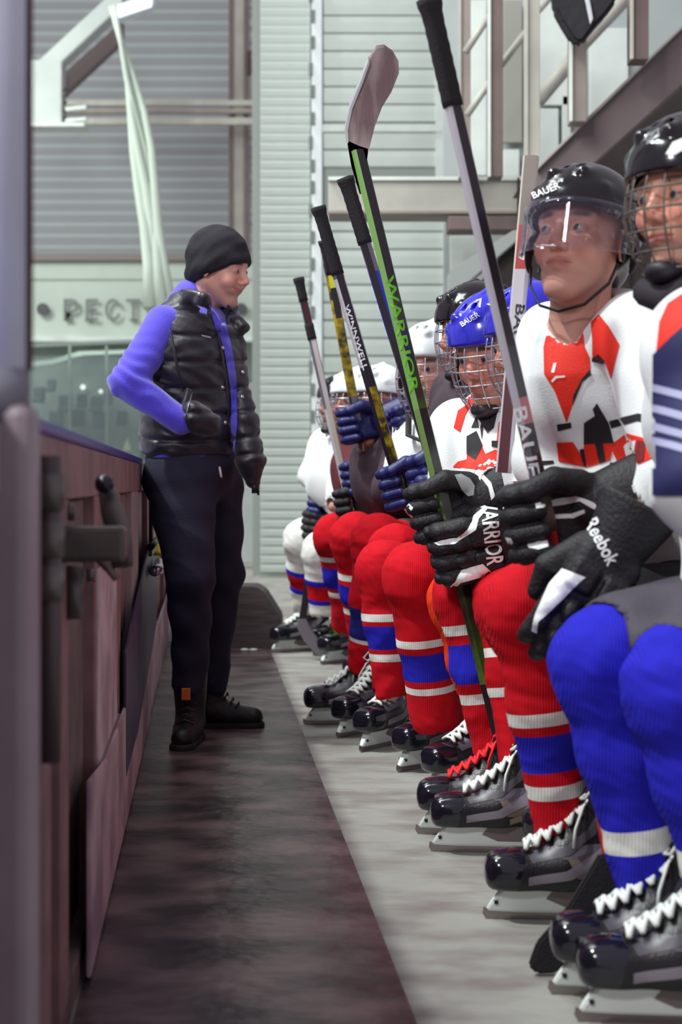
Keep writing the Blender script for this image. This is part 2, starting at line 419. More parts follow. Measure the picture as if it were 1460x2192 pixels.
# door gap as a solid dark strip, its shade painted in, with the hinge rod
along('gap_shade', 1.78, 2.06, .50, .925, -.001, .02, mat('deep_shadow_gap', (30, 22, 24), .8), bev=.02)
hg = tubeobj('hinge_rod', [Vector((BX(1.76), 1.76, z))+BN*.02 for z in (.52, .7, .905)], .013, mat('greased_steel', (96, 86, 88), .5, metal=.4), None, 14)
rebase(hg, Vector((BX(1.76), 1.76, .52))+BN*.02)
tag(hg, 'vertical grey steel hinge rod on the near end of the boards', 'hinge')
for z in (.86, .80, .745):
    tubeobj('hinge_knuckle', [Vector((BX(1.76), 1.76, z-.022))+BN*.02, Vector((BX(1.76), 1.76, z+.022))+BN*.02], .017, steel_m, hg, 14)
# gate latch: plate, lever with knob, bolts
base = Vector((BX(2.6), 2.6, .7))
lt = along('gate_latch', 2.09, 2.15, .752, .806, .094, .100, mat('latch_steel', (104, 96, 92), .45, metal=.45, var=.3, vscale=18), None, .008)
tag(lt, 'grey steel gate latch with lever and round black knob on the boards', 'latch')
def bpt(d, z, off): return Vector((BX(d), d, z))+BN*off
def lat(name, pts, r, m, n=10, flat=None): return tubeobj(name, pts, r, m, lt, n, flat=flat)
lat('lever', [W(229, 1046, 2.19), W(240, 1095, 2.19), W(256, 1150, 2.19), W(262, 1215, 2.19)], [.014, .018, .019, .017], steel_m, 12, .4)
lat('hook_plate', [W(205, 1190, 2.20), W(235, 1215, 2.20), W(252, 1240, 2.20)], [.016, .022, .016], mat('latch_steel2', (128, 110, 108), .5, metal=.4), 10, .4)
bm = bmesh.new(); bmesh.ops.create_uvsphere(bm, u_segments=20, v_segments=12, radius=.0155)
put('knob', from_bm(bm, 'knob', mat('black_knob', (24, 20, 34), .18), True), lt, Matrix.Translation(W(224, 1036, 2.17)))
for d, z, off, rr in [(2.2, .825, .0, .014), (2.34, .69, .0, .017), (2.6, .70, .0, .012)]:
    lat('bolt', [bpt(d, z, off-.005), bpt(d, z, off+.01)], rr, blackm if rr > .015 else steel_m, 14)
lat('arm', [bpt(2.18, .742, .01), bpt(2.18, .66, .01)], .016, steel_m, 8)
# small far latch with a yellow tag
l2 = along('wall_latch', 4.88, 5.24, .615, .66, .03, .025, steel_m, None, .006); tag(l2, 'small steel latch with a yellow tag on the far boards', 'latch')
def l2p(name, pts, r, m, n=8, flat=None): return tubeobj(name, pts, r, m, l2, n, flat=flat)
l2p('pin', [bpt(5.0, .87, .02), bpt(5.0, .66, .02)], .007, blackm)
l2p('bracket', [bpt(4.72, .655, .03), bpt(5.35, .655, .03)], .012, blackm)
l2p('handle', [bpt(4.8, .57, .04), bpt(5.1, .56, .05), bpt(5.3, .57, .04)], .02, mat('bright_steel', (200, 196, 205), .25, metal=.8))
l2p('yellow_tag', [bpt(5.35, .60, .035), bpt(5.75, .66, .035)], .022, mat('yellow_plastic', (225, 205, 10), .4), 8, .3)
# near stanchion of the glass (blurred, left edge)
pe = Vector((-.336, 1.42, 0))
po = boxobj('stanchion', pe+Vector((-.012, 0, .475)), (.078, .06, .95), mat('stanchion_base', (160, 146, 154), .45, metal=.0, var=.15), None, None, .012); po.data.transform(Matrix.Translation((0, 0, .475))); po.location.z = 0
tag(po, 'blurred grey metal stanchion at the near end of the boards', 'post')
bm = bmesh.new(); bm_tube(bm, [pe+Vector((-.012, 0, .86)), pe+Vector((-.012, 0, 2.6))], .031, 24)
put('upper_tube', from_bm(bm, 'upper_tube', alum, True), po)
bm = bmesh.new(); bm_tube(bm, [pe+Vector((-.012, 0, .93)), pe+Vector((-.012, 0, .985))], .033, 24)
put('sleeve', from_bm(bm, 'sleeve', mat('dark_sleeve', (112, 112, 124), .5), True), po)
tubeobj('edge_strip', [pe+Vector((.018, 0, .985)), pe+Vector((.018, 0, 2.6))], .006, mat('maroon_gasket', (92, 52, 62), .6), po, 8)

# ------------------------------------------------------------------ back wall with siding planks
def sheet(name, px0, px1, py0, py1, d, th, m, parent=None, bev=.002, front=0):
    a = W(px0, py0, d); b = W(px1, py1, d)
    return boxobj(name, ((a.x+b.x)/2, d+th/2-front, (a.z+b.z)/2), (abs(b.x-a.x), th, abs(a.z-b.z)), m, parent, None, bev)
D1 = 13.0
wb = sheet('wall_back', 556, 1010, -60, 1236, D1, .1, mat('wall_core', (150, 158, 152), .7)); tag(wb, kind='structure', label='white sided end wall behind the bench')
def planks(px0, px1, py0, py1, step, d, m, parent, name='siding_plank', th=.03):
    h = step/F*d; a = W(px0, py0, d); b = W(px1, py0, d); n = int((py1-py0)/step)
    bm = bmesh.new(); w_ = b.x-a.x; t = th
    # bevelled plank profile, lower edge standing proud
    pr = [(0, 0), (-t, .0), (-t*.95, -h*.35), (-t*.35, -h*.82), (0, -h*.9)]
    L0 = [bm.verts.new((0, y, z)) for y, z in pr]; L1 = [bm.verts.new((w_, y, z)) for y, z in pr]
    for i in range(len(pr)-1): bm.faces.new((L0[i], L0[i+1], L1[i+1], L1[i]))
    bm.faces.new(L0[::-1]); bm.faces.new(L1)
    me = from_bm(bm, name, m)
    for k in range(n):
        put(name, me, parent, Matrix.Translation((a.x, d, a.z-k*h)))
planks(557, 664, -40, 1236, 19.2, D1-.02, plank_m, wb, th=.022)
planks(692, 958, -40, 268, 38.0, D1-.02, plank_m, wb, th=.013)
planks(692, 958, 285, 385, 38.0, D1-.02, plank_m, wb, th=.013)
planks(692, 958, 460, 1235, 38.0, D1-.02, plank_m, wb, th=.013)
sheet('trim_board', 690, 958, 268, 284, D1-.02, .04, white_p, wb, front=.04)
sheet('trim_board', 932, 958, 0, 470, D1-.02, .03, white_p, wb, front=.03)
sheet('trim_board', 950, 966, 455, 1235, D1-.02, .04, white_p, wb, front=.05)
# white channel with clips between the two sidings
cs = sheet('trim_1', 667, 690, -40, 1240, D1-.08, .09, mat('bright_white_trim', (232, 240, 238), .45), None, .01); tag(cs, kind='structure', label='bright white vertical channel with dark clips')
clipm = mat('clip_grey', (120, 128, 124), .6); bm = bmesh.new(); bm_box(bm, (0, 0, 0), (.035, .02, .12), None, .006); mc = from_bm(bm, 'clip', clipm)
k = 0; y = -10
while y < 1220:
    p = W(668 + (2 if k % 3 else -3), y, D1-.09); put('clip', mc, cs, Matrix.Translation(p)); y += 52+RS.randint(-10, 10); k += 1
# steel beam across the end wall
sb = sheet('trim_2', 703, 1135, 384, 456, 9.4, .25, beige_l, None, .01); tag(sb, kind='structure', label='pale beige box beam across the end wall')
sheet('flange', 703, 1135, 380, 388, 9.4, .3, white_p, sb, .003, front=.03)
sheet('flange', 703, 1135, 452, 459, 9.4, .3, beige, sb, .003, front=.03)
sb = sheet('trim_3', 960, 1150, 462, 492, 9.3, .2, brownst, None, .006); tag(sb, kind='structure', label='brown beam under the pale beam')
# right hall wall behind the stairs
wr = sheet('wall_right', 950, 1900, -200, 1300, 10.2, .1, mat('grey_white_panel', (170, 178, 176), .6, var=.12, vscale=1.2)); tag(wr, kind='structure', label='pale panelled hall wall behind the stair structure')
for a_, b_, c_, d_, m_ in [(1078, 1118, 0, 305, mat('dark_white', (150, 150, 140), .6)), (1008, 1042, 0, 375, white_p), (1150, 1218, 0, 225, white_p), (1152, 1196, 232, 350, white_p), (1204, 1222, 205, 330, white_p), (1262, 1345, 60, 260, white_p), (1078, 1112, 320, 378, white_p), (964, 1040, 505, 660, white_p)]:
    sheet('panel', a_, b_, c_, d_, 10.1, .04, m_, wr, .004)
# dark underside of the stairs
def slab(name, poly, d, th, m, parent=None, bev=.003):
    """polygon given in picture px, extruded towards +y by th, standing at depth d"""
    bm = prism([(W(x, y, d).x, W(x, y, d).z) for x, y in poly], th, bev=bev)
    return put(name, from_bm(bm, name, m), parent, Matrix.Translation((0, d+th/2, 0)))
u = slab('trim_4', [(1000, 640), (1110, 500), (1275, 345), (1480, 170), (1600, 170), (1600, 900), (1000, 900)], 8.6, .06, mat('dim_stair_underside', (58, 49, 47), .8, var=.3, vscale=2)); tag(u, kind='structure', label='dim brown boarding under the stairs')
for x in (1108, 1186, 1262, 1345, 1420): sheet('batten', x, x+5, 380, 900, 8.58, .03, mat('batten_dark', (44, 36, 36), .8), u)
s = slab('trim_5', [(1110, 402), (1480, 42), (1480, 165), (1215, 402)], 7.8, .3, mat('stringer_grey', (116, 104, 104), .6, var=.1, vscale=2), None, .006); tag(s, kind='structure', label='grey sloping stair stringer')
slab('lip', [(1150, 364), (1480, 42), (1480, 34), (1150, 356)], 7.75, .36, mat('pale_lip', (168, 164, 158), .6), s)
s = slab('trim_6', [(962, 640), (962, 580), (1100, 492), (1135, 492)], 8.5, .2, mat('stringer_pale', (150, 156, 152), .6), None, .006); tag(s, kind='structure', label='pale lower stair stringer')
for n_, (x0, x1, y1, d, m_) in enumerate([(984, 1008, 380, 9.0, beige), (1047, 1077, 378, 8.4, brownst), (1127, 1156, 356, 7.9, beige_l), (1222, 1256, 260, 7.6, beige), (1352, 1389, 127, 7.3, brownst)]):
    p = sheet('trim_%d' % (7+n_), x0, x1, -120, y1, d, .12, m_, None, .004); tag(p, kind='structure', label='upright steel post of the stair structure')
    sheet('post_edge', x0-3, x0+3, -120, y1+1, d, .03, white_p if n_ % 2 else beige_l, p, .001, front=.02)
for x0, y0, x1, y1 in [(996, 112, 1046, 36), (1000, 246, 1047, 178), (1060, 156, 1128, 66), (1128, 50, 1190, -20), (1245, 96, 1345, -10), (1152, 215, 1232, 120)]:
    a_ = W(x0, y0, 8.7); b_ = W(x1, y1, 8.7)
    r_ = tubeobj('handrail', [a_, b_], .022 if x0 < 1150 else .045, beige_l, wr, 8)
    continue
    tag(r_, None, 'rail', 'slanting stair rails')
    r_['label'] = 'thin slanting beige rail between the stair posts' if x0 < 1150 else 'thick slanting pale rail beside the hanging black cloth'
    if x0 < 1150: r_['group'] = 'thin slanting stair rails'
    else: r_['group'] = 'thick slanting stair rails'
hb = slab('hanging_cloth', [(1182, -30), (1186, 18), (1200, 45), (1224, 84), (1236, 92), (1250, 90), (1272, 60), (1300, 30), (1322, 0), (1324, -30)], 7.3, .09, mat('black_cloth', (24, 20, 26), .7, bump=.6, bscale=12), None, .02)
tag(hb, 'black pointed cloth hanging behind the stair posts at the top', 'cloth')
slab('white_mark', [(1252, -5), (1262, -5), (1270, 40), (1264, 52)], 7.28, .012, mat('cloth_white', (200, 200, 205), .6), hb)

# ------------------------------------------------------------------ far rink hall on the left
hall = mat('hall_siding', (124, 120, 126), .6, bump=.03, bscale=1.0, stretch=(.01, 1, 26), var=.2, vscale=.35, rgb2=(160, 168, 166))
wf = sheet('wall_far', -400, 575, -400, 1400, 23.0, .1, hall); tag(wf, kind='structure', label='grey ribbed far wall of the rink hall')
for py in range(-40, 560, 24): sheet('siding_plank', 55, 490, py, py+23.6, 23.0, .012, hall, wf, .003, front=.012)
cp = sheet('trim_12', 497, 522, -60, 1000, 22.0, .12, beige_l, None, .004); tag(cp, kind='structure', label='beige steel column of the far hall')
sheet('column_flange', 490, 498, -60, 1000, 22.0, .2, brownst, cp, .004, front=.05); sheet('column_flange', 522, 532, -60, 1000, 22.0, .2, brownst, cp, .004, front=.05)
for x, y in [(500, 244), (526, 244)]: sheet('bolt', x-4, x+4, y-4, y+4, 21.7, .05, blackm, cp, .01)
c2 = sheet('trim_13', 540, 556, -60, 1240, 13.2, .2, mat('grey_green_trim', (150, 156, 150), .6), None, .004); tag(c2, kind='structure', label='narrow grey edge column beside the white siding')
sheet('patch_plate', 528, 538, 108, 160, 21.9, .06, mat('dark_patch', (74, 50, 52), .7), cp, .004)
for py0, py1 in [(214, 226), (232, 242), (252, 266)]:
    r_ = sheet('wall_girt', 130, 548, py0, py1, 21.2, .08, beige_l if py0 != 232 else beige, None, .004); tag(r_, {214: 'upper', 232: 'middle', 252: 'lower'}[py0]+' one of three pale horizontal steel girts on the far wall', 'girt', 'steel girts of the far wall')
# truss: gusset, sloping beam, its far twin
tr = slab('roof_truss', [(56, 128), (84, 128), (222, 0), (262, -40), (262, 10), (132, 132), (132, 268), (60, 268)], 19.0, .3, mat('truss_white', (188, 196, 192), .6, var=.08, vscale=2), None, .01); tag(tr, 'white sloping roof truss with its bracket at upper left', 'truss')
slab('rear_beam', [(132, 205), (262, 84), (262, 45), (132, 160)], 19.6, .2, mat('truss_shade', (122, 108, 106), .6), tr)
slab('bottom_flange', [(56, 262), (180, 262), (180, 270), (56, 270)], 18.9, .35, white_p, tr)
for y in (190, 204, 218, 236, 250): sheet('bolt', 133, 142, y-4, y+4, 18.95, .05, mat('bolt_dark', (52, 44, 48), .6), tr, .01)
for y0 in (225, 250): slab('brace', [(140, y0+4), (184, y0), (184, y0+8), (140, y0+12)], 18.9, .06, white_p, tr)
# strip light
sl = slab('strip_light', [(240, 14), (300, -8), (330, -14), (328, 10), (300, 20), (252, 40)], 16.0, .2, mat('lamp_housing', (226, 236, 240), .4), None, .01); tag(sl, 'white strip lamp under the roof at upper left', 'lamp')
slab('tube', [(246, 24), (322, 2), (324, 12), (252, 36)], 15.94, .05, mat('lamp_glow', (225, 235, 255), .4, emit=1.2), sl)
# gathered white net hanging from the truss
bm = bmesh.new()
for i in range(5):
    t = i/4; x0 = 236+t*9; x1 = 318+t*44
    p0 = W(x0, 14, 14.5); p1 = W(x1, 660, 13.2); pts = []
    for s_ in range(9):
        u_ = s_/8; p = p0.lerp(p1, u_); p.x += .03*math.sin(u_*9+i)+.10*math.sin(u_*math.pi)*.9*(1 if i else .8); p.y += .05*math.sin(i*2+u_*5); pts.append(p)
    bm_tube(bm, pts, [.018+.045*(k_/8) for k_ in range(9)], 8)
nt_ = put('safety_net', from_bm(bm, 'safety_net', mat('net_white', (186, 198, 184), .85), True)); rebase(nt_, W(340, 660, 13.3)); tag(nt_, 'long gathered white safety net falling from the roof truss', 'net')
# white fascia with lettering
fa = sheet('fascia_sign', -60, 552, 556, 728, 21.0, .12, mat('fascia_white', (186, 198, 186), .55, var=.06, vscale=2), None, .01); tag(fa, 'long white fascia sign with grey restaurant lettering behind the coach', 'sign')
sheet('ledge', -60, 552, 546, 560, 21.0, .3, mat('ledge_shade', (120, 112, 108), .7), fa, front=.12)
sheet('panel_joint', -60, 552, 596, 599, 20.97, .03, mat('joint_grey', (160, 172, 164), .6), fa)
sheet('bottom_rail', -60, 552, 722, 732, 21.0, .2, white_p, fa, front=.08)
letm = mat('letter_grey', (112, 116, 112), .6)
def letters(s_, cx, cy, w_, h_, d):
    bm = text_bm(s_, False, .06); xs = [v.co.x for v in bm.verts]; ys = [v.co.y for v in bm.verts]
    sx = w_*d/F/(max(xs)-min(xs)); sy = h_*d/F/(max(ys)-min(ys)); mx = (max(xs)+min(xs))/2; my = (max(ys)+min(ys))/2; p = W(cx, cy, d)
    for v in bm.verts: v.co = Vector((p.x+(v.co.x-mx)*sx, p.y-v.co.z*.3, p.z+(v.co.y-my)*sy))
    return bm
for i, ch in enumerate('РЕСТОРАН'):
    put('letter', from_bm(letters(ch, 152+i*44.5, 663, 31 if ch != 'Е' else 26, 46, 20.9), 'letter', letm), fa)
    if ch in 'РТЕ': sheet('serif', 152+i*44.5-(15 if ch != 'Т' else 8), 152+i*44.5+(2 if ch != 'Т' else 8), 682, 687, 20.9, .04, letm, fa, .001)
for x in (92, 516):
    bm = bmesh.new(); bmesh.ops.create_cone(bm, cap_ends=True, segments=24, radius1=.09, radius2=.09, depth=.05, matrix=Matrix.Rotation(math.pi/2, 4, 'X'))
    put('dot', from_bm(bm, 'dot', mat('dot_dark', (60, 60, 64), .5)), fa, Matrix.Translation(W(x, 662, 20.88)))
# lower far zone: far boards, glass rail, seats, small lamps
lw = sheet('trim_14', -60, 556, 732, 1010, 21.4, .1, mat('hall_greenish', (138, 152, 138), .6, var=1, vscale=1.1, rgb2=(108, 122, 116)), None, .01); tag(lw, kind='structure', label='dull greenish lower part of the far hall wall')
slab('rail', [(40, 776), (110, 770), (170, 752), (300, 748), (300, 756), (176, 761), (112, 780), (40, 788)], 20.5, .06, mat('pale_green_rail', (190, 212, 196), .5), lw)
slab('rail', [(60, 735), (300, 726), (300, 734), (60, 744)], 20.6, .06, mat('grey_green_rail', (120, 134, 126), .5), lw)
for x in (147, 226): sheet('glass_post', x, x+4, 740, 1000, 20.5, .05, mat('pale_green_post', (160, 178, 166), .5), lw)
gl = sheet('rink_glass', 40, 300, 762, 1164, 20.2, .015, clear('rink_glass', (150, 170, 165), .18), None, 0); tag(gl, 'tall clear glass panel on the far side of the rink', 'glass')
seatm = mat('seat_blue_grey', (84, 92, 102), .6)
for i, (x, y, s_) in enumerate([(84, 850, 26), (110, 828, 20), (140, 870, 28), (176, 862, 22), (206, 870, 26), (232, 856, 20), (168, 900, 28), (120, 905, 30), (212, 905, 28), (262, 900, 24)]):
    bm = bmesh.new(); q = s_*20.8/F
    bm_box(bm, (0, 0, q*.3), (q, .08, q*1.1), None, .03); bm_box(bm, (0, -q*.35, -q*.3), (q, q*.7, .07), None, .02)
    o = put('spectator_chair', from_bm(bm, 'spectator_chair', seatm if i % 3 else mat('seat_dark', (66, 68, 78), .6)), lw, Matrix.Translation(W(x, y, 20.8)))
for x, y, r_, lb in [(178, 829, .042, 'larger bright round lamp glowing low behind the far glass'), (216, 838, .032, 'smaller round lamp glowing right of the larger one')]:
    bm = bmesh.new(); bmesh.ops.create_uvsphere(bm, u_segments=14, v_segments=10, radius=r_)
    o = put('hall_lamp', from_bm(bm, 'hall_lamp', mat('hall_lamp_glow', (240, 255, 250), .4, emit=1.6), True), lw, Matrix.Translation(W(x, y, 21.3)))
    put('lamp_ring', (lambda b: (bm_tube(b, [(r_*math.cos(a)*1.05, -.01, r_*math.sin(a)*1.05) for a in np.linspace(0, 6.283, 17)], .006, 6), from_bm(b, 'lamp_ring', steel_m))[1])(bmesh.new()), o, Matrix.Translation(W(x, y, 21.3)))
slab('pale_marker', [(262, 965), (272, 936), (280, 965)], 21.3, .1, mat('pale_yellow', (225, 232, 190), .5), lw)
# end of the bench area behind the coach
ew = sheet('trim_15', 440, 560, 1040, 1206, 14.4, .1, mat('pale_panel', (178, 186, 182), .55, var=.06), None, .01); tag(ew, kind='structure', label='low pale panel at the far end of the aisle')
ew = sheet('trim_16', 430, 562, 820, 1040, 14.5, .1, mat('pale_panel_up', (150, 152, 146), .6, var=.1), None, .01); tag(ew, kind='structure', label='grey upright panel behind the coach')
dk = mat('dark_step_board', (62, 50, 52), .6, bump=.4, bscale=6, var=.3, vscale=3, stretch=(1, 1, 6))
sp = slab('step_board', [(380, 1390), (380, 1256), (547, 1256), (566, 1268), (600, 1322), (606, 1389), ], FD(1390), .30, dk, None, .006); tag(sp, 'dark low step board closing the far end of the aisle', 'step')
for x in (524, 543):
    bm = bmesh.new(); bmesh.ops.create_icosphere(bm, subdivisions=2, radius=.016); 
    for v in bm.verts: v.co.z = max(v.co.z*.5, -.006); v.co.x *= 1.5
    p = W(x, 1393, FD(1393)-.06); p.z = .012
    o = put('ice_chip', from_bm(bm, 'ice_chip', mat('ice', (190, 190, 190), .3), True), None, Matrix.Translation(p)); tag(o, '%s of the two pale ice chips on the mat before the dark step' % ('left' if x == 524 else 'right'), 'ice', 'ice chips on the mat')
# players' bench (mostly hidden) : legs and seat boards
def SXd(d, off): return Vector((-.097*d+off, d, 0))
bw = mat('bench_wood', (120, 92, 78), .6, var=.3, vscale=8, stretch=(1, .1, 1))
c = SXd(5.4, 1.08)+Vector((0, 0, .44))
bn = boxobj('player_bench', c, (8.2, .02, .05), bw, None, BR, .004); tag(bn, 'long wooden bench the players sit on, mostly hidden', 'bench')
for k_ in range(4):
    boxobj('seat_board', SXd(5.4, .94+k_*.115)+Vector((0, 0, .465)), (8.2, .105, .03), bw, bn, BR, .005)
for d in (1.6, 3.4, 5.3, 7.2, 9.2):
    boxobj('leg', SXd(d, 1.1)+Vector((0, 0, .22)), (.06, .36, .44), brownst, bn, BR, .005)
# ================================================================== TEMPLATES (local frames, +x forward, z up, metres)
def rot(ax, deg): return np.array(Matrix.Rotation(math.radians(deg), 3, ax))
def head_prims(smile=0, slim=1.0):
    s = slim; P = [(ell((-.012, 0, .038), (.098, .077*s, .088)),), (ell((.028, 0, -.025), (.063, .060*s, .078)), 'u', .03),
         (cap((.035, 0, -.085), (.064, 0, -.103), .030, .020), 'u', .03)]
    for y in (-1, 1):
        P += [(cap((-.005, y*.056*s, -.055), (.060, y*.016, -.108), .017, .013), 'u', .03),
              (ell((.060, y*.040*s, -.030), (.026, .022, .026)), 'u', .02),
              (cap((.080, y*.012, .024), (.066, y*.046*s, .022), .013, .012), 'u', .018)]
    P += [(cap((.088, 0, .012), (.111, 0, -.030), .0075, .0105), 'u', .014), (ell((.100, .012, -.036), (.010, .0075, .0075)), 'u', .008), (ell((.100, -.012, -.036), (.010, .0075, .0075)), 'u', .008)]
    for y in (-1, 1): P += [(ell((.098, y*.033*s, .001), (.020, .017, .0125)), 's', .012)]
    mw = .024+.013*smile; mz = -.066+.004*smile
    P += [(ell((.074-.003*smile, 0, mz), (.020, mw+.006, .018)), 'u', .016)]
    for y in (-1, 1):
        P += [(cap((.0925, 0, mz+.005), (.081, y*mw, mz+.001+.007*smile), .0042, .0025), 'u', .006),
              (cap((.0905, 0, mz-.006), (.080, y*mw*.9, mz-.002+.007*smile), .0052, .0025), 'u', .006)]
    for y in (-1, 1):
        P += [(cap((.100, 0, mz-.0003), (.083, y*(mw+.002), mz+.001+.008*smile), .0016, .0014), 's', .003),
              (ell((.106, y*.0065, -.044), (.004, .003, .003)), 's', .003)]
        if smile: P += [(cap((.100, y*.022, -.036), (.086, y*.040, mz+.006), .002), 's', .008), (ell((.068, y*.042, -.040), (.02, .017, .017)), 'u', .012)]
        # eyelids
        P += [(ell((.076, y*.032*s, .0), (.0145, .0165, .0128)), 'u', .002), (ell((.092, y*.032*s, -.001), (.010, .0128, .0037)), 's', .002)]
    for y in (-1, 1):
        R = rot('Z', y*22)
        P += [(ell((-.004, y*.083*s, -.006), (.020, .008, .033), R), 'u', .006), (ell((.004, y*.090*s, -.004), (.011, .005, .022), R), 's', .006)]
    return P
def face_col(smile, tone=(222, 166, 146)):
    base = np.array(lin(tone)); lip = np.array(lin((172, 92, 88))); brow = np.array(lin((66, 44, 38))); rosy = np.array(lin((205, 118, 104))); stub = np.array(lin((150, 112, 100)))
    hair = np.array(lin((46, 34, 32)))
    mw = .024+.013*smile; mz = -.066+.004*smile
    def f(V):
        x, y, z = V[:, 0], V[:, 1], V[:, 2]; c = np.tile(base, (len(V), 1)); ya = np.abs(y)
        def mixin(w, k):
            nonlocal c; c = c*(1-w[:, None])+k*w[:, None]
        mixin(.55*np.exp(-((ya-.042)/.02)**2-((z+.032)/.022)**2)*(x > .04), rosy)
        mixin(.5*np.exp(-(y/.014)**2-((z+.03)/.015)**2)*(x > .09), rosy)
        mixin(.45*((x > 0) & (z < -.05))*np.clip((-.05-z)/.03, 0, 1), stub)
        lz = z-(mz+.009*smile*(ya/mw)**2)
        mixin(.85*np.exp(-(lz/.0085)**4)*np.exp(-(ya/(mw*.98))**6)*(x > .075), lip)
        bz = z-(.026-.10*(ya-.034)**2*20)
        mixin(.9*np.exp(-(bz/.0055)**4)*np.exp(-((ya-.034)/.019)**4)*(x > .045), brow)
        ez = np.exp(-((ya-.032)/.017)**4-((z+.0)/.006)**2)*(x > .06); mixin(.35*ez, brow)
        mixin(1.0*((z > .055) | ((z > -.02) & (x < -.03))), hair)
        return c
    return f
HEADS = {}
def head_mesh(kind):
    """kind: (smile, tone)"""
    if kind not in HEADS:
        pr = head_prims(kind[0]); pr += [(cap((-.020, 0, -.05), (-.045, 0, -.20), .054, .062), 'u', .03)]
        HEADS[kind] = sdf_mesh('head', pr, .0024, SKIN, col=face_col(*kind))
    return HEADS[kind]
def eye_mesh():
    bm = bmesh.new(); bmesh.ops.create_uvsphere(bm, u_segments=24, v_segments=16, radius=.0122, matrix=Matrix.Rotation(math.pi/2, 4, 'Y'))
    me = from_bm(bm, 'eye', [mat('eye_white', (186, 172, 168), .2), mat('iris', (58, 66, 72), .1), mat('pupil', (8, 8, 8), .05)], True)
    for p in me.polygons:
        r = math.hypot(p.center.y, p.center.z)
        if p.center.x > 0: p.material_index = 2 if r < .0026 else (1 if r < .0066 else 0)
    return me
EYE = eye_mesh()
def skincol(me, tone):
    at = me.color_attributes.new('Col', 'FLOAT_COLOR', 'POINT'); n = len(me.vertices); c = np.ones((n, 4), np.float32); c[:, :3] = lin(tone); at.data.foreach_set('color', c.ravel())
# ---- helmet
def helmet_mesh():
    P = [(ell((-.010, 0, .040), (.130, .106, .112)),), (cap((-.07, 0, .03), (-.095, 0, -.02), .07, .055), 'u', .03)]
    for y in (-1, 1):
        P += [(cap((.09, y*.030, .105), (-.09, y*.036, .120), .012, .014), 'u', .012), (cap((.07, y*.066, .075), (-.08, y*.072, .075), .012, .012), 'u', .012)]
    P += [(cap((.100, 0, .080), (-.02, 0, .148), .010, .012), 'u', .012)]
    P += [(ell((-.010, 0, .030), (.112, .090, .100)), 's', .004), (plane((0, 0, -.062), (0, 0, -1)), 'i', .004)]
    P += [(rbox((.12, 0, -.08), (.13, .2, .118), .02, rot('Y', -6)), 's', .006), (ell((.0, .1, -.03), (.035, .05, .045)), 's', .006), (ell((.0, -.1, -.03), (.035, .05, .045)), 's', .006)]
    for y in (-1, 1):
        for x, z in ((.075, .092), (.03, .118), (-.03, .122)): P += [(cap((x, y*.014, z+.03), (x-.028, y*.014, z+.036), .0055), 's', .003)]
        P += [(cap((.06, y*.092, .062), (.02, y*.112, .062), .006), 's', .003), (cap((-.01, y*.112, .05), (-.06, y*.1, .055), .006), 's', .003)]
    return sdf_mesh('helmet', P, .0030, mat('helmet_black', (16, 15, 19), .16, coat=.4))
HELM = helmet_mesh()
def sph(az, el, R=(.130, .104, .140), c=(-.005, 0, -.025)):
    return Vector((c[0]+R[0]*math.cos(el)*math.cos(az), c[1]+R[1]*math.cos(el)*math.sin(az), c[2]+R[2]*math.sin(el)))
def cage_mesh(nv=9, nh=7, r=.0019):
    bm = bmesh.new(); A = math.radians(78); e0, e1 = math.radians(-56), math.radians(30)
    for i in range(nv):
        az = -A+2*A*i/(nv-1); bm_tube(bm, [sph(az, e0+(e1-e0)*k/10) for k in range(11)], r, 5)
    for j in range(nh):
        el = e0+(e1-e0)*j/(nh-1); bm_tube(bm, [sph(-A+2*A*k/16, el) for k in range(17)], r*1.15, 5)
    return from_bm(bm, 'cage', mat('cage_wire', (205, 205, 215), .25, metal=.85), True)
CAGE = cage_mesh()
CUP = sdf_mesh('chin_cup', [(ell((.074, 0, -.120), (.036, .034, .021)),), (ell((.064, 0, -.104), (.032, .030, .022)), 's', .004)], .0035, mat('chin_cup', (38, 34, 40), .5))
def visor_mesh():
    bm = bmesh.new(); A = math.radians(84); g = []
    for j in range(9):
        el = .048-.098*j/8; row = []
        for k in range(33):
            az = -A+2*A*k/32; zz = el+.018*(abs(az)/A)**2*(j/8)
            row.append(bm.verts.new((-.005+.130*math.cos(az), .112*math.sin(az), zz)))
        g.append(row)
    for j in range(8):
        for k in range(32): bm.faces.new((g[j][k], g[j][k+1], g[j+1][k+1], g[j+1][k]))
    r = bmesh.ops.solidify(bm, geom=list(bm.faces), thickness=.0018)
    return from_bm(bm, 'visor', clear('visor_clear', (150, 140, 190), .045), True)
VISOR = visor_mesh()
def strap(pts, r=.006, flat=.35, m=None): 
    bm = bmesh.new(); bm_tube(bm, pts, r, 8, flat=flat); return from_bm(bm, 'strap', m or blackm, True)
EARPAD = sdf_mesh('ear_guard', [(ell((-.006, .098, -.020), (.036, .010, .042)),), (ell((-.002, .098, -.030), (.022, .03, .032)), 's', .004)], .003, mat('ear_guard', (34, 32, 38), .35))
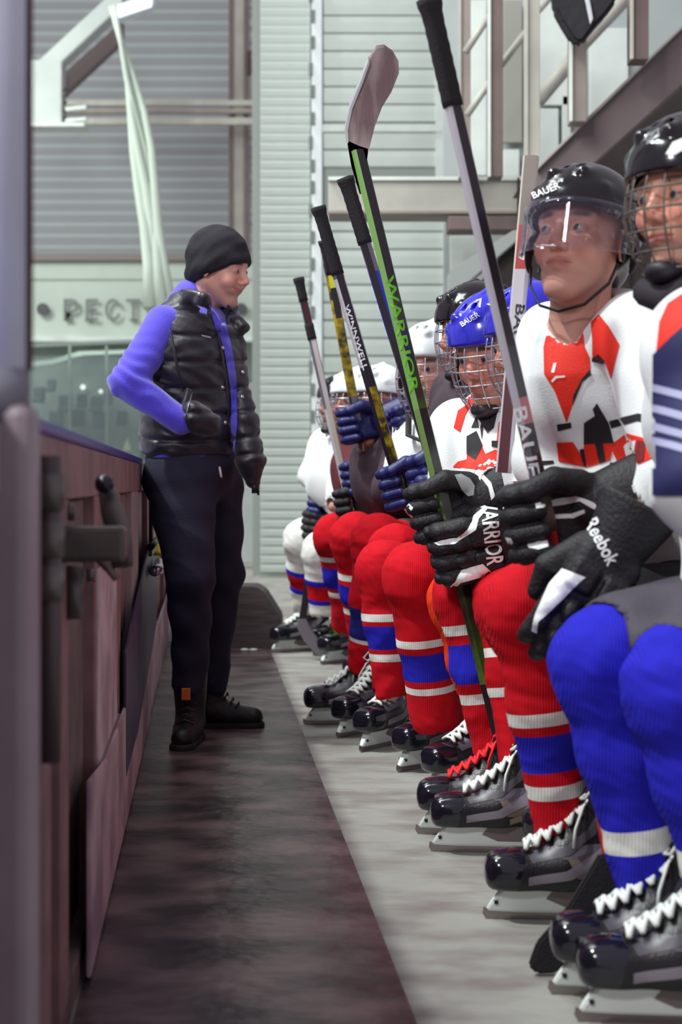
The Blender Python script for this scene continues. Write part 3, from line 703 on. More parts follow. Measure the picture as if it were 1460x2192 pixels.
# ---- skate : origin on the floor under the ankle, toe towards +x
def skate_parts():
    out = {}
    B = [(cap((-.060, 0, .105), (.055, 0, .100), .040, .046, ((0, 1, 0), .92)),), (rbox((.118, 0, .092), (.088, .044, .038), .030, rot('Y', 3)), 'u', .03), (ell((.150, 0, .088), (.054, .045, .042)), 'u', .01),
         (cap((-.042, 0, .13), (-.030, 0, .235), .043, .050, ((0, 1, 0), .88)), 'u', .035), (cap((-.062, 0, .10), (-.066, 0, .20), .026, .030), 'u', .03),
         (cap((.05, 0, .135), (-.005, 0, .20), .032, .036, ((0, 1, 0), .85)), 'u', .03),
         (plane((0, 0, .060), (0, 0, -1)), 'i', .006), (ell((-.030, 0, .262), (.050, .040, .045)), 's', .008)]
    for y in (-1, 1): B += [(ell((-.040, y*.044, .135), (.020, .008, .020)), 'u', .012)]
    me = sdf_mesh('skate', B, .0036, [mat('skate_black', (26, 24, 28), .36, bump=.15, bscale=200), mat('skate_grey', (96, 90, 102), .4, bump=.15, bscale=150), mat('skate_tan', (120, 104, 92), .5), mat('skate_toe', (20, 19, 30), .14, coat=.5)])
    cuts = [((.138, 0, .1), (1, 0, .25)), ((.0, 0, .118), (-.10, 0, 1)), ((0, 0, .150), (.10, 0, 1)), ((.045, 0, .1), (1, 0, -.5)), ((0, 0, .084), (-.12, 0, 1)), ((-.03, 0, .1), (1, 0, 0))]
    def pick(c):
        if c.x+.25*(c.z-.1) > .138: return 3
        a = c.z-.118+.10*c.x; b = c.z-.150-.10*c.x; lo = c.z-.084-.12*c.x
        a = c.z-.118-.10*c.x*-1 if 0 else c.z-.118+(-.10)*c.x; b = c.z-.150+.10*c.x
        if a > 0 and b < 0 and c.x > -.03 and abs(c.y) > .010: return 1
        if lo > 0 and a < -.0 and c.x < .045+.5*(c.z-.1) and c.x > -.03: return 2
        return 0
    slice_mats(me, cuts, pick); out['skate'] = me
    # tongue
    T = [(cap((.045, 0, .155), (.0, 0, .235), .020, .027, ((-.8, 0, -.5), .55)),), (cap((.0, 0, .235), (.012, 0, .285), .026, .030, ((-.95, 0, .2), .4)), 'u', .01)]
    out['tongue'] = sdf_mesh('tongue', T, .0035, mat('tongue_felt', (40, 36, 40), .8))
    # laces: straight rungs with crosses
    bm = bmesh.new(); n = 8
    def inst(t, y):          # point on the instep ridge
        x = .132-.140*t; z = .142+.020*t+.083*t**1.5; return Vector((x, y, z+.002-abs(y)*.30))
    for i in range(n):
        t = i/(n-1); wv = .026
        bm_tube(bm, [inst(t, -wv), inst(t, -.01)+Vector((0, 0, .004)), inst(t, .01)+Vector((0, 0, .004)), inst(t, wv)], .0042, 5)
        if i < n-1:
            t2 = (i+1)/(n-1)
            for s in (-1, 1): bm_tube(bm, [inst(t, -s*wv), inst((t+t2)/2, 0)+Vector((0, 0, .008)), inst(t2, s*wv)], .0044, 5)
    for s in (-1, 1):
        bm_tube(bm, [inst(1, 0)+Vector((0, 0, .005)), inst(1, s*.02)+Vector((.012, s*.01, .02)), inst(.9, s*.035)+Vector((.02, s*.008, .012)), inst(.8, s*.02)+Vector((.012, 0, .015)), inst(.95, 0)+Vector((.0, 0, .01))], .003, 5)
        bm_tube(bm, [inst(1, 0)+Vector((0, 0, .008)), inst(.85, s*.03)+Vector((.015, 0, .0)), inst(.7, s*.045)+Vector((.01, 0, -.015)), inst(.6, s*.048)+Vector((.0, 0, -.035))], .003, 5)
    out['laces'] = from_bm(bm, 'laces', mat('lace_white', (226, 230, 226), .7), True)
    # blade holder (white): side profile with the arch, and the steel runner
    prof = [(-.088, .064), (.150, .064), (.172, .060), (.196, .030), (.203, .017), (.150, .015), (-.095, .015), (-.106, .024), (-.098, .045)]
    bm = prism(prof, .024, bev=.003)
    for v in bm.verts:
        v.co.y *= .5+.9*max(0, (v.co.z-.015)/.049)
    hm = from_bm(bm, 'blade_holder', mat('holder_white', (226, 234, 230), .35))
    out['blade_holder'] = hm
    bm = prism([(-.030, .060), (.080, .060), (.094, .042), (.060, .027), (-.01, .027), (-.042, .042)], .0262)
    for v in bm.verts: v.co.y *= .5+.9*max(0, (v.co.z-.015)/.049)
    out['arch'] = from_bm(bm, 'arch_panel', mat('holder_grey', (120, 110, 108), .5))
    bl = [(-.112, .018), (.200, .018), (.208, .022), (.210, .010), (.205, .002), (.19, .0), (-.10, .0), (-.114, .006)]
    out['blade'] = from_bm(prism(bl, .0035), 'blade', mat('runner_steel', (150, 140, 140), .25, metal=.9))
    bm = bmesh.new()
    for x in (-.07, .185): bm_tube(bm, [(x, -.014, .034), (x, .014, .034)], .004, 8)
    out['bolt'] = from_bm(bm, 'bolt', blackm)
    return out
SK = skate_parts()
SKB = BVHTree.FromPolygons([v.co for v in SK['skate'].vertices], [tuple(p.vertices) for p in SK['skate'].polygons])
def side_patch(name, poly, m, s, off=.0014):
    bm = bmesh.new(); vs = [bm.verts.new((x, z, 0)) for x, z in poly]; bm.faces.new(vs); bmesh.ops.triangulate(bm, faces=list(bm.faces))
    for _ in range(3):
        es = [e for e in bm.edges if e.calc_length() > .012]
        if es: bmesh.ops.subdivide_edges(bm, edges=es, cuts=1); bmesh.ops.triangulate(bm, faces=list(bm.faces))
    kill = []
    for v in bm.verts:
        h = SKB.ray_cast(Vector((v.co.x, s*.3, v.co.y)), Vector((0, -s, 0)))
        if h[0] is None or h[0].y*s < 0: kill.append(v)
        else: v.co = h[0]+Vector((0, s*off, 0))
    bmesh.ops.delete(bm, geom=kill, context='VERTS'); bmesh.ops.recalc_face_normals(bm, faces=bm.faces)
    return from_bm(bm, name, m, True)
STRIPES = []
for s_ in (-1, 1):
    STRIPES += [side_patch('side_stripe', [(.128, .074), (.05, .088), (-.01, .118), (-.07, .182), (-.052, .190), (.008, .134), (.06, .104), (.128, .090)], mat('stripe_silver', (128, 120, 132), .4), s_),
                side_patch('side_label', [(.035, .070), (-.055, .094), (-.058, .110), (.035, .084)], mat('label_tan', (140, 122, 104), .5), s_),
                side_patch('eyestay', [(.128, .126), (.06, .144), (.02, .176), (-.004, .222), (-.016, .218), (.006, .168), (.05, .132), (.12, .114)], mat('eyestay_grey', (70, 66, 76), .4), s_)]
def setmat(o, m, i=0):
    o.material_slots[i].link = 'OBJECT'; o.material_slots[i].material = m
def skate(root, pos, d, lace=None, tilt=0, scale=1.0, grey=None, black=None, tan=None, lean=0, label=None, tongue=None, holder=None):
    """pos floor point under ankle, d toe direction"""
    X = Vector(d).normalized(); R = frame_axes(X).to_4x4()
    M = Matrix.Translation(Vector(pos)) @ R @ Matrix.Rotation(tilt, 4, 'Y') @ Matrix.Rotation(lean, 4, 'X') @ Matrix.Scale(scale, 4)
    s = put('skate', SK['skate'], root, M)
    for k, m in ((1, grey), (0, black), (2, tan)):
        if m: setmat(s, m, k)
    l = put('laces', SK['laces'], s, M)
    if lace: setmat(l, lace)
    t = put('tongue', SK['tongue'], s, M)
    if tongue: setmat(t, tongue)
    h = put('blade_holder', SK['blade_holder'], s, M); put('arch_panel', SK['arch'], s, M)
    if holder: setmat(h, holder)
    put('blade', SK['blade'], s, M); put('bolt', SK['bolt'], s, M)
    for q in STRIPES: put(q.name.split('.')[0], q, s, M)
    if label: s['label'] = label
    return s
# ---- hockey gloves. grip: closed round a shaft along local z; forearm leaves along +x; back of hand on side -y
def glove_grip():
    P = [(rbox((.052, -.026, 0), (.046, .024, .056), .018),)]
    zs = (.045, .015, -.015, -.045)
    seg = []
    for i, z in enumerate(zs):
        l = 1.0 if i in (1, 2) else .93
        a = (.014, -.040, z); b = (-.034*l, -.034, z); c = (-.044*l, .012, z); d = (-.012, .036, z)
        seg += [(cap(a, b, .0185, .0175), 'u', .006), (cap(b, c, .0175, .016), 'u', .003), (cap(c, d, .016, .014), 'u', .003)]
    P = [P[0]]+seg[:3]
    for k in range(1, 4):
        P += [(seg[3*k][0], 'u', .0035), (seg[3*k+1][0], 'u', .0025), (seg[3*k+2][0], 'u', .0025)]
    # rolls on the back of the hand (finger segments raised)
    for z in zs:
        P += [(ell((.000, -.054, z), (.016, .009, .0125)), 'u', .003), (ell((-.030, -.046, z), (.014, .010, .0125)), 'u', .003), (ell((-.052, -.012, z), (.009, .018, .0125)), 'u', .003)]
    P += [(rbox((.046, -.054, .026), (.026, .010, .022), .008), 'u', .003), (rbox((.046, -.054, -.026), (.026, .010, .022), .008), 'u', .003)]
    P += [(cap((.070, .0, .040), (.025, .030, .056), .022, .019), 'u', .01), (cap((.025, .030, .056), (-.02, .034, .046), .019, .016), 'u', .004)]
    P += [(cap((.098, -.012, 0), (.175, -.004, .0), .050, .068, ((0, 1, 0), .78)), 'u', .008), (plane((.168, 0, 0), (1, 0, 0)), 'i', .006), (cap((.15, -.004, 0), (.22, -.002, 0), .040, .052, ((0, 1, 0), .8)), 's', .004)]
    P += [(cap((.104, -.012, -.9), (.104, -.012, .9), .001), 's', .0)] if 0 else []
    return sdf_mesh('glove', P, .0030, mat('glove_black', (26, 23, 29), .62, bump=.35, bscale=160))
GG = glove_grip()
def glove_rel():
    """relaxed hand: wrist at origin, fingers towards -x, back of the hand on side -y"""
    P = [(rbox((-.055, -.006, 0), (.050, .026, .052), .02),)]
    for i, z in enumerate((.042, .014, -.014, -.042)):
        l = (1.0, 1.08, 1.02, .88)[i]; a = (-.095, -.008, z); b = (-.135*l, -.006, z*1.02); c = (-.170*l, .012, z*1.03); d = (-.182*l, .040, z*1.0)
        P += [(cap(a, b, .0185, .0175), 'u', .004), (cap(b, c, .0172, .0165), 'u', .003), (cap(c, d, .0165, .014), 'u', .003)]
        P += [(ell((-.118, -.024, z), (.017, .009, .012)), 'u', .003), (ell((-.150*l, -.012, z), (.014, .012, .012)), 'u', .003)]
    P += [(rbox((-.064, -.034, .026), (.022, .010, .021), .008), 'u', .003), (rbox((-.064, -.034, -.026), (.022, .010, .021), .008), 'u', .003)]
    P += [(cap((-.02, .01, .040), (-.075, .022, .070), .022, .019), 'u', .01), (cap((-.075, .022, .070), (-.115, .034, .062), .019, .016), 'u', .004)]
    P += [(cap((.0, 0, 0), (.080, 0, .0), .048, .066, ((0, 1, 0), .78)), 'u', .008), (plane((.074, 0, 0), (1, 0, 0)), 'i', .006), (cap((.055, 0, 0), (.12, 0, 0), .040, .052, ((0, 1, 0), .8)), 's', .004)]
    return sdf_mesh('glove', P, .0030, mat('glove_black', (24, 22, 27), .45))
GR = glove_rel()
def _mirror(me):
    m2 = me.copy(); m2.transform(Matrix.Diagonal((1, -1, 1, 1))); m2.flip_normals(); return m2
GGm = _mirror(GG); GRm = _mirror(GR)
def glove(root, kind, pos, axis, fore, m=None, scale=1.0, label=None):
    """grip: axis = shaft direction (up), fore = direction of the forearm from the hand"""
    me = {'gl': GG, 'gr': GGm, 'rl': GR, 'rr': GRm}[kind]
    z = Vector(axis).normalized(); x = Vector(fore); x = (x-z*x.dot(z)).normalized() if kind[0] == 'g' else x.normalized()
    if kind[0] == 'r': z = (z-x*z.dot(x)).normalized()
    y = z.cross(x); M = Matrix.Translation(Vector(pos)) @ Matrix((x, y, z)).transposed().to_4x4() @ Matrix.Scale(scale, 4)
    g = put('glove', me, root, M)
    if m: setmat(g, m)
    if label: g['label'] = label
    return g
# ================================================================== PEOPLE
def headM(pos, fwd, roll=0, s=1.0):
    return Matrix.Translation(pos) @ frame_axes(fwd).to_4x4() @ Matrix.Rotation(roll, 4, 'X') @ Matrix.Scale(s, 4)
def person(label, base, hM, kind, prims, tone, group=None, gaze=(0, 0)):
    body = sdf_mesh('body', prims, .011, SKIN); skincol(body, tone)
    bm = bmesh.new(); bm.from_mesh(body); tmp = head_mesh(kind).copy(); tmp.transform(hM); bm.from_mesh(tmp)
    me = bpy.data.meshes.new('person'); bm.to_mesh(me); bm.free(); me.materials.append(SKIN); shade(me)
    bpy.data.meshes.remove(tmp); bpy.data.meshes.remove(body)
    o = put('person', me); rebase(o, base); tag(o, label, 'person', group)
    for y in (-1, 1): put('eye', EYE, o, hM @ Matrix.Translation((.0785, y*.032, 0)) @ Matrix.Rotation(math.radians(gaze[0]), 4, 'Z') @ Matrix.Rotation(math.radians(-gaze[1]), 4, 'Y'))
    return o
def mesh_part(name, parent, prims, vox, mats, post=None, label=None, **k):
    o = put(name, sdf_mesh(name, prims, vox, mats, post, **k), parent)
    if label: o['label'] = label
    return o
def wear_helmet(root, hM, shell, face='cage', wire=None, cup=None, label=None, strapm=None):
    h = put('helmet', HELM, root, hM); setmat(h, shell)
    if label: h['label'] = label
    put('ear_guard', EARPAD, h, hM); put('ear_guard', EARPAD, h, hM @ Matrix.Translation((-.012, 0, 0)) @ Matrix.Rotation(math.pi, 4, 'Z'))
    if face == 'cage':
        c = put('cage', CAGE, h, hM)
        if wire: setmat(c, wire)
        u = put('chin_cup', CUP, h, hM)
        if cup: setmat(u, cup)
    elif face == 'visor': put('visor', VISOR, h, hM)
    st = [(.02, .088, -.05), (.03, .080, -.09), (.05, .045, -.135), (.06, 0, -.150), (.05, -.045, -.135), (.03, -.080, -.09), (.02, -.088, -.05)]
    if face != 'cage': put('chin_strap', strap(st, .0045, .5, strapm), h, hM)
    return h
def sock(root, hip, knee, ankle, rk, ra, base, stripes=(), vox=.0055, label=None, pad=1.0, seed=1, bend=None):
    """stripes: [(y0, y1, material)] picture rows measured on the shin axis"""
    hip, knee, ankle = Vector(hip), Vector(knee), Vector(ankle)
    th = (hip-knee).normalized(); sh = (ankle-knee); L = sh.length; sd = sh.normalized()
    fr = (sd.cross(th)).cross(sd); fr = -(fr.normalized()) if fr.length > 1e-4 else Vector((-1, 0, 0))
    mid = knee.lerp(ankle, .42)+fr*(.012)
    P = [(cap(knee-th*.0, knee+th*.16, rk*.97, rk*1.02),), (ell(knee+fr*.01, (rk*1.03, rk*1.0, rk*1.08)), 'u', .03),
         (cap(knee+fr*.012, mid, rk*.95, rk*.80), 'u', .04), (cap(mid, ankle, rk*.80, ra), 'u', .03), (cap(knee.lerp(ankle, .28)-fr*.02, knee.lerp(ankle, .52)-fr*.012, rk*.72, rk*.62), 'u', .03),
         (plane(ankle+sd*.045, sd), 'i', .012), (cap(ankle+sd*.02, ankle+sd*.14, ra*.86), 's', .004), (plane(knee+th*.15, th), 'i', .01)]
    nz = folds(.0035, 34, seed, 2.2)
    wr = folds(.0022, 90, seed+3, 3.0)
    me = sdf_mesh('sock', P, vox, [base]+[s[2] for s in stripes], lambda Q: nz(Q)+wr(Q)*.5)
    if stripes:
        def tat(y):       # axis parameter where the shin axis crosses picture row y
            z_of = lambda p: YH+(H-p.z)/p.y*F
            lo, hi = 0.0, 1.2
            for _ in range(30):
                m = (lo+hi)/2
                if z_of(knee+sh*m) < y: lo = m
                else: hi = m
            return lo
        T = [(tat(a), tat(b)) for a, b, _ in stripes]
        cuts = [(knee+sh*t, sd) for ab in T for t in ab]
        def pick(c):
            t = (c-knee).dot(sd)/L
            for i, (a, b) in enumerate(T):
                if a < t < b: return i+1
            return 0
        slice_mats(me, cuts, pick)
    o = put('sock', me, root)
    if label: o['label'] = label
    return o
def jersey_prims(chest, belly, n, sh, el, wr, neck, wide=.20, deep=.145, r=(.085, .072, .066, .052), neckr=.066, hem=None):
    n = Vector(n).normalized(); R = np.array(frame_axes(n))
    c = Vector(chest)
    P = [(ell(c, (deep, wide, .20), R),), (cap(c-Vector((0, 0, .05)), belly, deep*1.02, deep*1.12), 'u', .06)]
    for s, e, w_ in zip(sh, el, wr):
        P += [(ell(s, (r[0]*1.12, r[0]*1.12, r[0]*1.0)), 'u', .06), (cap(s, e, r[0], r[1]), 'u', .035), (cap(e, w_, r[1]*.98, r[3]), 'u', .03)]
    nk = Vector(neck)
    P += [(cap(nk-Vector((0, 0, .09)), nk-Vector((0, 0, .02)), .095, .072), 'u', .05), (cap(nk-Vector((0, 0, .16)), nk+Vector((0, 0, .1)), neckr-.006, neckr+.004), 's', .012)]
    for e, w_ in zip(el, wr):
        dv = (Vector(w_)-Vector(e)).normalized(); P += [(cap(Vector(w_)-dv*.03, Vector(w_)+dv*.10, r[3]*.82), 's', .006)]
    return P
def body_prims(neck, chest, pelvis, sh, el, wr, hips, knees, ankles, toes=None):
    P = [(cap(neck-Vector((0, 0, .10)), neck+Vector((0, 0, .01)), .058, .054),), (cap(chest, pelvis, .115, .12), 'u', .05)]
    P += [(cap(sh[0], sh[1], .055), 'u', .05)]
    for s, e, w_ in zip(sh, el, wr): P += [(cap(s, e, .048, .038), 'u', .03), (cap(e, w_, .037, .027), 'u', .02)]
    for h_, k_, a_ in zip(hips, knees, ankles): P += [(cap(pelvis, h_, .10, .085), 'u', .05), (cap(h_, k_, .080, .052), 'u', .03), (cap(k_, a_, .050, .034), 'u', .03)]
    return P
def pants(root, pelvis, hips, knees, m, r=(.15, .118, .10), frac=.72, label=None, vox=.009, seed=3):
    P = [(ell(pelvis+Vector((0, 0, .01)), (.17, .18, .13)),)]
    for h_, k_ in zip(hips, knees):
        e = Vector(h_).lerp(Vector(k_), frac); dv = (Vector(k_)-Vector(h_)).normalized()
        P += [(cap(h_, e, r[1], r[2]), 'u', .05)]
    for h_, k_ in zip(hips, knees):
        e = Vector(h_).lerp(Vector(k_), frac); dv = (Vector(k_)-Vector(h_)).normalized(); P += [(cap(e+dv*.07, e+dv*.2, r[2]*.86), 's', .015)]
    P += [(plane((0, 0, .484), (0, 0, -1)), 'i', .01)]
    return mesh_part('pants', root, P, vox, m, folds(.006, 18, seed, 1), label)

wool_red = knit('sock_red', (200, 10, 30)); wool_blue = knit('sock_blue', (40, 38, 190)); wool_white = knit('sock_white', (232, 232, 226)); wool_orange = knit('sock_orange', (235, 60, 20))
j_white = mat('jersey_white', (236, 240, 240), .75, bump=.15, bscale=260, sheen=.1); j_red = mat('jersey_red', (236, 40, 16), .7, bump=.15, bscale=260); j_black = mat('jersey_black', (30, 26, 30), .7)
j_navy = mat('jersey_navy', (28, 28, 84), .7); j_dark = mat('jersey_dark', (66, 48, 58), .8, var=.3, vscale=20)
h_black = MT['helmet_black']; h_white = mat('helmet_white', (232, 238, 238), .25, coat=.3); h_blue = mat('helmet_blue', (44, 44, 196), .2, coat=.4)
g_navy = mat('glove_navy', (24, 28, 92), .5, bump=.15, bscale=120); g_black = MT['glove_black']
trim_w = mat('trim_white', (246, 248, 248), .55); p_grey = mat('pants_grey', (74, 68, 80), .75, var=.15, vscale=10, bump=.2, bscale=150); p_black = mat('pants_black', (34, 30, 36), .75); p_navy = mat('pants_navy', (26, 26, 66), .75); p_red = mat('pants_red', (190, 20, 34), .75)
s_grey = mat('skate_side_grey', (104, 98, 110), .4); lace_red = mat('lace_red', (226, 24, 40), .7); lace_green = mat('lace_green', (60, 220, 70), .7); lace_dark = mat('lace_dark', (150, 145, 150), .7)
def PX(cx, cy, sc, ox, oy): return [(ox+x/sc, oy+y/sc) for x, y in zip(cx, cy)]
def cp_(pts, sc, ox, oy): return [(ox+x/sc, oy+y/sc) for x, y in pts]

def seated(label, head, fwd, kind, shell, face, chest, n, sh, el, wr, legs, jm, pm, tone=(196, 142, 124), group=None, hs=1.0, wire=None, vox=.008, pvox=.010, hlabel=None, seed=1, knit_vox=.0065, roll=0, jlabel=None, wide=.20, deep=.145, r=(.085, .072, .066, .052), off=1.04, pf=.72, pr=(.15, .118, .10), gaze=(-8, 0)):
    """legs: list of dict(k=knee, a=ankle, rk, ra, base, stripes, toe, foot, lace ...)"""
    hM = headM(head, fwd, roll, hs); d = chest.y; chest = chest.copy()
    pel = Vector((-.097*d+off, d, .615)); neck = hM @ Vector((-.040, 0, -.165))
    nside = BU
    hips = [pel+Vector((-.03, 0, -.02))+BU*(.10 if i else -.10) for i in range(2)]
    knees = [l['k'] for l in legs]; ank = [l['a'] for l in legs]
    ch2 = chest
    body = body_prims(neck, ch2, pel, sh, el, wr, hips[:len(legs)], knees, ank)
    o = person(label, (pel.x, pel.y, 0), hM, kind, body, tone, group, gaze)
    jp = jersey_prims(ch2, pel+Vector((-.02, 0, .10)), n, sh, el, wr, neck, wide=wide, deep=deep, r=r)
    j = mesh_part('jersey', o, jp, vox, jm, folds(.010, 15, seed, .5), jlabel)
    pants(o, pel, hips[:len(legs)], knees, pm, frac=pf, vox=pvox, seed=seed, r=pr)
    wear_helmet(o, hM, shell, face, wire, label=hlabel)
    for i, l in enumerate(legs):
        sock(o, hips[i], l['k'], l['a'], l['rk'], l['ra'], l['base'], l.get('stripes', ()), knit_vox, l.get('label'), seed=seed+i)
        if 'foot' in l:
            f = l['foot']; skate(o, f[0], f[1], l.get('lace'), scale=l.get('sc', 1.08), grey=l.get('grey'), tan=l.get('tan'), label=l.get('slabel'), tongue=l.get('tongue'), tilt=l.get('tilt', 0))
    return o, j, hM
def foot(px, y, dr):
    """skate whose toe-end meets column px, floor row y"""
    d = FD(y); dv = Vector((dr[0], dr[1], 0)).normalized(); toe = W(px, y, d); toe.z = 0
    return (toe-dv*.215*1.08, dv)
# ---- coach ----------------------------------------------------------------------------------------
vest_m = mat('vest_black', (27, 22, 34), .42, bump=.2, bscale=40, sheen=.2, spec=.5); sweat_m = mat('sweater_violet', (78, 64, 205), .85, bump=.2, bscale=220, sheen=.5)
trou_m = mat('trousers_navy', (27, 24, 50), .8, bump=.15, bscale=180); boot_m = mat('boot_black', (16, 13, 16), .5, bump=.3, bscale=60); hat_m = mat('beanie_black', (18, 13, 26), .85, bump=.35, bscale=260)
hM = headM(W(470, 573, 4.75), (.90, -.38, -.24), math.radians(3), 1.0); dC = 4.75
fC = Vector((.8, -.6, 0)); sC = Vector((.6, .8, 0)); RC = np.array(frame_axes(fC))
neck = hM @ Vector((-.042, 0, -.165))
shn, shf = W(350, 694, 4.64), W(470, 690, 4.93); eln, elf = W(272, 818, 4.52), W(486, 850, 4.98); wrn, wrf = W(388, 902, 4.55), W(500, 960, 4.86)
pelc = W(408, 1015, 4.77); hn, hf = W(388, 1040, 4.70), W(452, 1040, 4.90); kn, kf = W(408, 1240, 4.64), W(474, 1225, 4.93); an, af = W(406, 1500, 4.70), W(455, 1475, 4.98)
coach = person('man in a black beanie, open black padded vest and violet sweater standing by the boards', (pelc.x, pelc.y, 0), hM, (1, (226, 170, 150)),
    body_prims(neck, W(425, 760, dC), pelc, (shn, shf), (eln, elf), (wrn, wrf), (hn, hf), (kn, kf), (an, af)) + [(rbox(wrn+Vector((.045, .07, -.0)), (.045, .02, .03), .015), 'u', .02), (rbox(wrf+Vector((.02, -.0, -.04)), (.03, .02, .045), .015), 'u', .02)], (196, 142, 124))
# beanie
hb_ = [(ell((-.016, 0, .042), (.110, .090, .100)),), (cap((-.05, 0, .02), (-.066, 0, -.035), .070, .056), 'u', .03), (ell((-.01, 0, -.012), (.062, .100, .060)), 'u', .04), (ell((.028, 0, .026), (.080, .080, .052)), 'u', .02), (ell((-.014, 0, .03), (.098, .0785, .090)), 's', .004), (cap((0, 0, -.04), (0, 0, -.2), .068, .066), 's', .01),
       (plane((.10, 0, .034), (.66, 0, -1)), 'i', .006)]
hatp = lambda P: .0011*np.sin(P[:, 2]*95-P[:, 0]*40+1.8*np.sin(P[:, 0]*32+P[:, 1]*40))+.0006*np.sin(P[:, 0]*130-P[:, 2]*90)
hat = put('beanie', sdf_mesh('beanie', hb_, .003, hat_m, hatp), coach, hM)
# sweater
sw = [(ell(W(418, 770, dC), (.120, .185, .20), RC),), (cap(W(418, 800, dC), W(405, 975, dC), .135, .150, (tuple(fC), .85)), 'u', .05),
      (cap(shn+Vector((.005, 0, 0)), eln, .067, .056), 'u', .03), (cap(eln, wrn, .056, .044), 'u', .02), (cap(shf, elf, .075, .06), 'u', .04), (cap(elf, wrf, .058, .045), 'u', .03),
      (cap(neck-Vector((0, 0, .07)), neck+Vector((-.012, 0, .035)), .082, .066), 'u', .04), (cap(neck-Vector((0, 0, .0)), neck+Vector((.03, -.02, .09)), .058), 's', .01),
      (cap(W(418, 622, 4.8), W(384, 655, 4.76), .052, .05), 'u', .04), (cap(neck+Vector((-.03, -.02, .01)), neck+Vector((-.02, -.01, .05)), .062, .056), 'u', .02)]
cr = folds(.006, 26, 5, 1.2)
def swf(P):
    e = A3(eln); dd = np.exp(-((P-e)**2).sum(1)/.012); ax = (A3(eln)-A3(shn)); ax /= np.linalg.norm(ax)
    return cr(P)*.7+dd*.004*np.sin((P@ax)*150+2*np.sin(P[:, 0]*40))
mesh_part('sweater', coach, sw, .0045, sweat_m, swf)
# trousers
tr_ = [(ell(pelc+Vector((0, 0, .02)), (.148, .168, .13), RC),), (cap(hn, kn, .118, .078), 'u', .05), (cap(kn, an+Vector((0, 0, .065)), .076, .058), 'u', .03), (cap(hf, kf, .112, .074), 'u', .05), (cap(kf, af+Vector((0, 0, .01)), .072, .052), 'u', .03)]
tf = folds(.007, 24, 8, 1.6); mesh_part('trousers', coach, tr_, .006, trou_m, lambda P: tf(P)*(P[:, 2] < .95))
# vest: quilted shell
c0 = W(420, 760, dC); axm = W(400, 960, dC)
ve = [(ell(c0, (.145, .205, .215), RC),), (cap(W(412, 790, dC), W(400, 935, dC), .158, .172, (tuple(fC), .88)), 'u', .06),
      (ell(W(440, 660, 4.76), (.09, .12, .07), RC), 'u', .05),
      (plane((0, 0, zat(988, dC)), (0, 0, -1)), 'i', .03)]
ve += [(cap(W(425, 600, 4.68), W(446, 680, 4.72), .062, .070), 's', .02)]
ve += [(cap(shn+Vector((-.04, -.09, .0)), shn.lerp(eln, .7)+Vector((.02, -.08, 0)), .066, .055), 's', .02), (cap(W(412, 890, 4.55), W(445, 905, 4.585), .048, .045), 'u', .04)]
# front opening
ve += [(cap(W(466, 640, 4.60), W(500, 990, 4.62), .026, .020), 's', .012)]
# far hanging front panel, collar, lapel
ve += [(cap(W(500, 690, 4.78), W(508, 790, 4.76), .028, .030, (tuple(fC), .8)), 'u', .02), (cap(W(508, 790, 4.76), W(524, 900, 4.72), .030, .044), 'u', .02), (cap(W(524, 900, 4.72), W(536, 985, 4.70), .046, .050), 'u', .02), (cap(W(536, 985, 4.70), W(541, 1030, 4.70), .048, .026), 'u', .02)]
ve += [(cap(W(398, 632, 4.62), W(436, 640, 4.57), .015, .017, ((0, 0, 1), 1.4)), 'u', .02), (cap(W(436, 640, 4.58), W(468, 700, 4.60), .017, .012), 'u', .02), (cap(W(496, 672, 4.76), W(516, 700, 4.74), .022, .028), 'u', .012), (cap(W(516, 700, 4.74), W(512, 760, 4.74), .02, .012), 'u', .01)]
zq = [zat(y, dC) for y in (668, 720, 775, 830, 883, 938, 975)]
def quilt(P):
    d = np.zeros(len(P), np.float32); z = P[:, 2]+.015*np.sin(P[:, 0]*9)+.02*(P[:, 0]+.5)
    for q in zq: d -= .008*np.exp(-((z-q)/.009)**2)
    return d+.0022*np.sin(P[:, 0]*55+3*np.sin(P[:, 2]*38+P[:, 1]*20))*np.abs(np.sin((z-zq[0])*math.pi/.088))+.0012*np.sin(P[:, 2]*120+P[:, 0]*70)
vest = mesh_part('vest', coach, ve, .0042, vest_m, quilt)
for x, y in ((476, 829), (482, 905), (476, 745), (427, 630), (519, 797), (518, 850)):
    hb2 = bvh_of([vest])[0]; h = hb2.ray_cast(CAM, (W(x, y, 1)-CAM).normalized())
    if h[0]:
        bm = bmesh.new(); bmesh.ops.create_uvsphere(bm, u_segments=12, v_segments=8, radius=.0075)
        put('snap_button', from_bm(bm, 'snap_button', mat('snap_metal', (200, 200, 205), .25, metal=.9), True), vest, Matrix.Translation(h[0]))
vb = bvh_of([vest])[0]
def surf(x, y, b=vb, lift=.004):
    h = b.ray_cast(CAM, (W(x, y, 1)-CAM).normalized()); return (h[0]+(CAM-h[0]).normalized()*lift) if h[0] else None
def surf_tube(name, pts, r, m, parent, b, lift=.004, flat=None):
    q = [surf(x, y, b, lift) for x, y in pts]; q = [p for p in q if p]
    if len(q) > 1: return tubeobj(name, q, r, m, parent, 8, flat=flat)
patch('sweater_front', [(446, 652), (462, 650), (484, 700), (498, 760), (507, 830), (509, 905), (504, 968), (494, 970), (496, 900), (490, 820), (478, 745)], vb, sweat_m, vest, .0035, 7, .12)
surf_tube('pocket_welt', [(404, 832), (396, 860), (386, 890), (378, 925)], .011, vest_m, vest, vb)
surf_tube('pocket_zip', [(412, 840), (405, 865), (397, 892), (390, 922)], .003, mat('zip_grey', (120, 115, 130), .3, metal=.6), vest, vb)
surf_tube('piping', [(352, 660), (362, 700), (372, 745), (380, 790), (392, 830)], .005, vest_m, vest, vb)
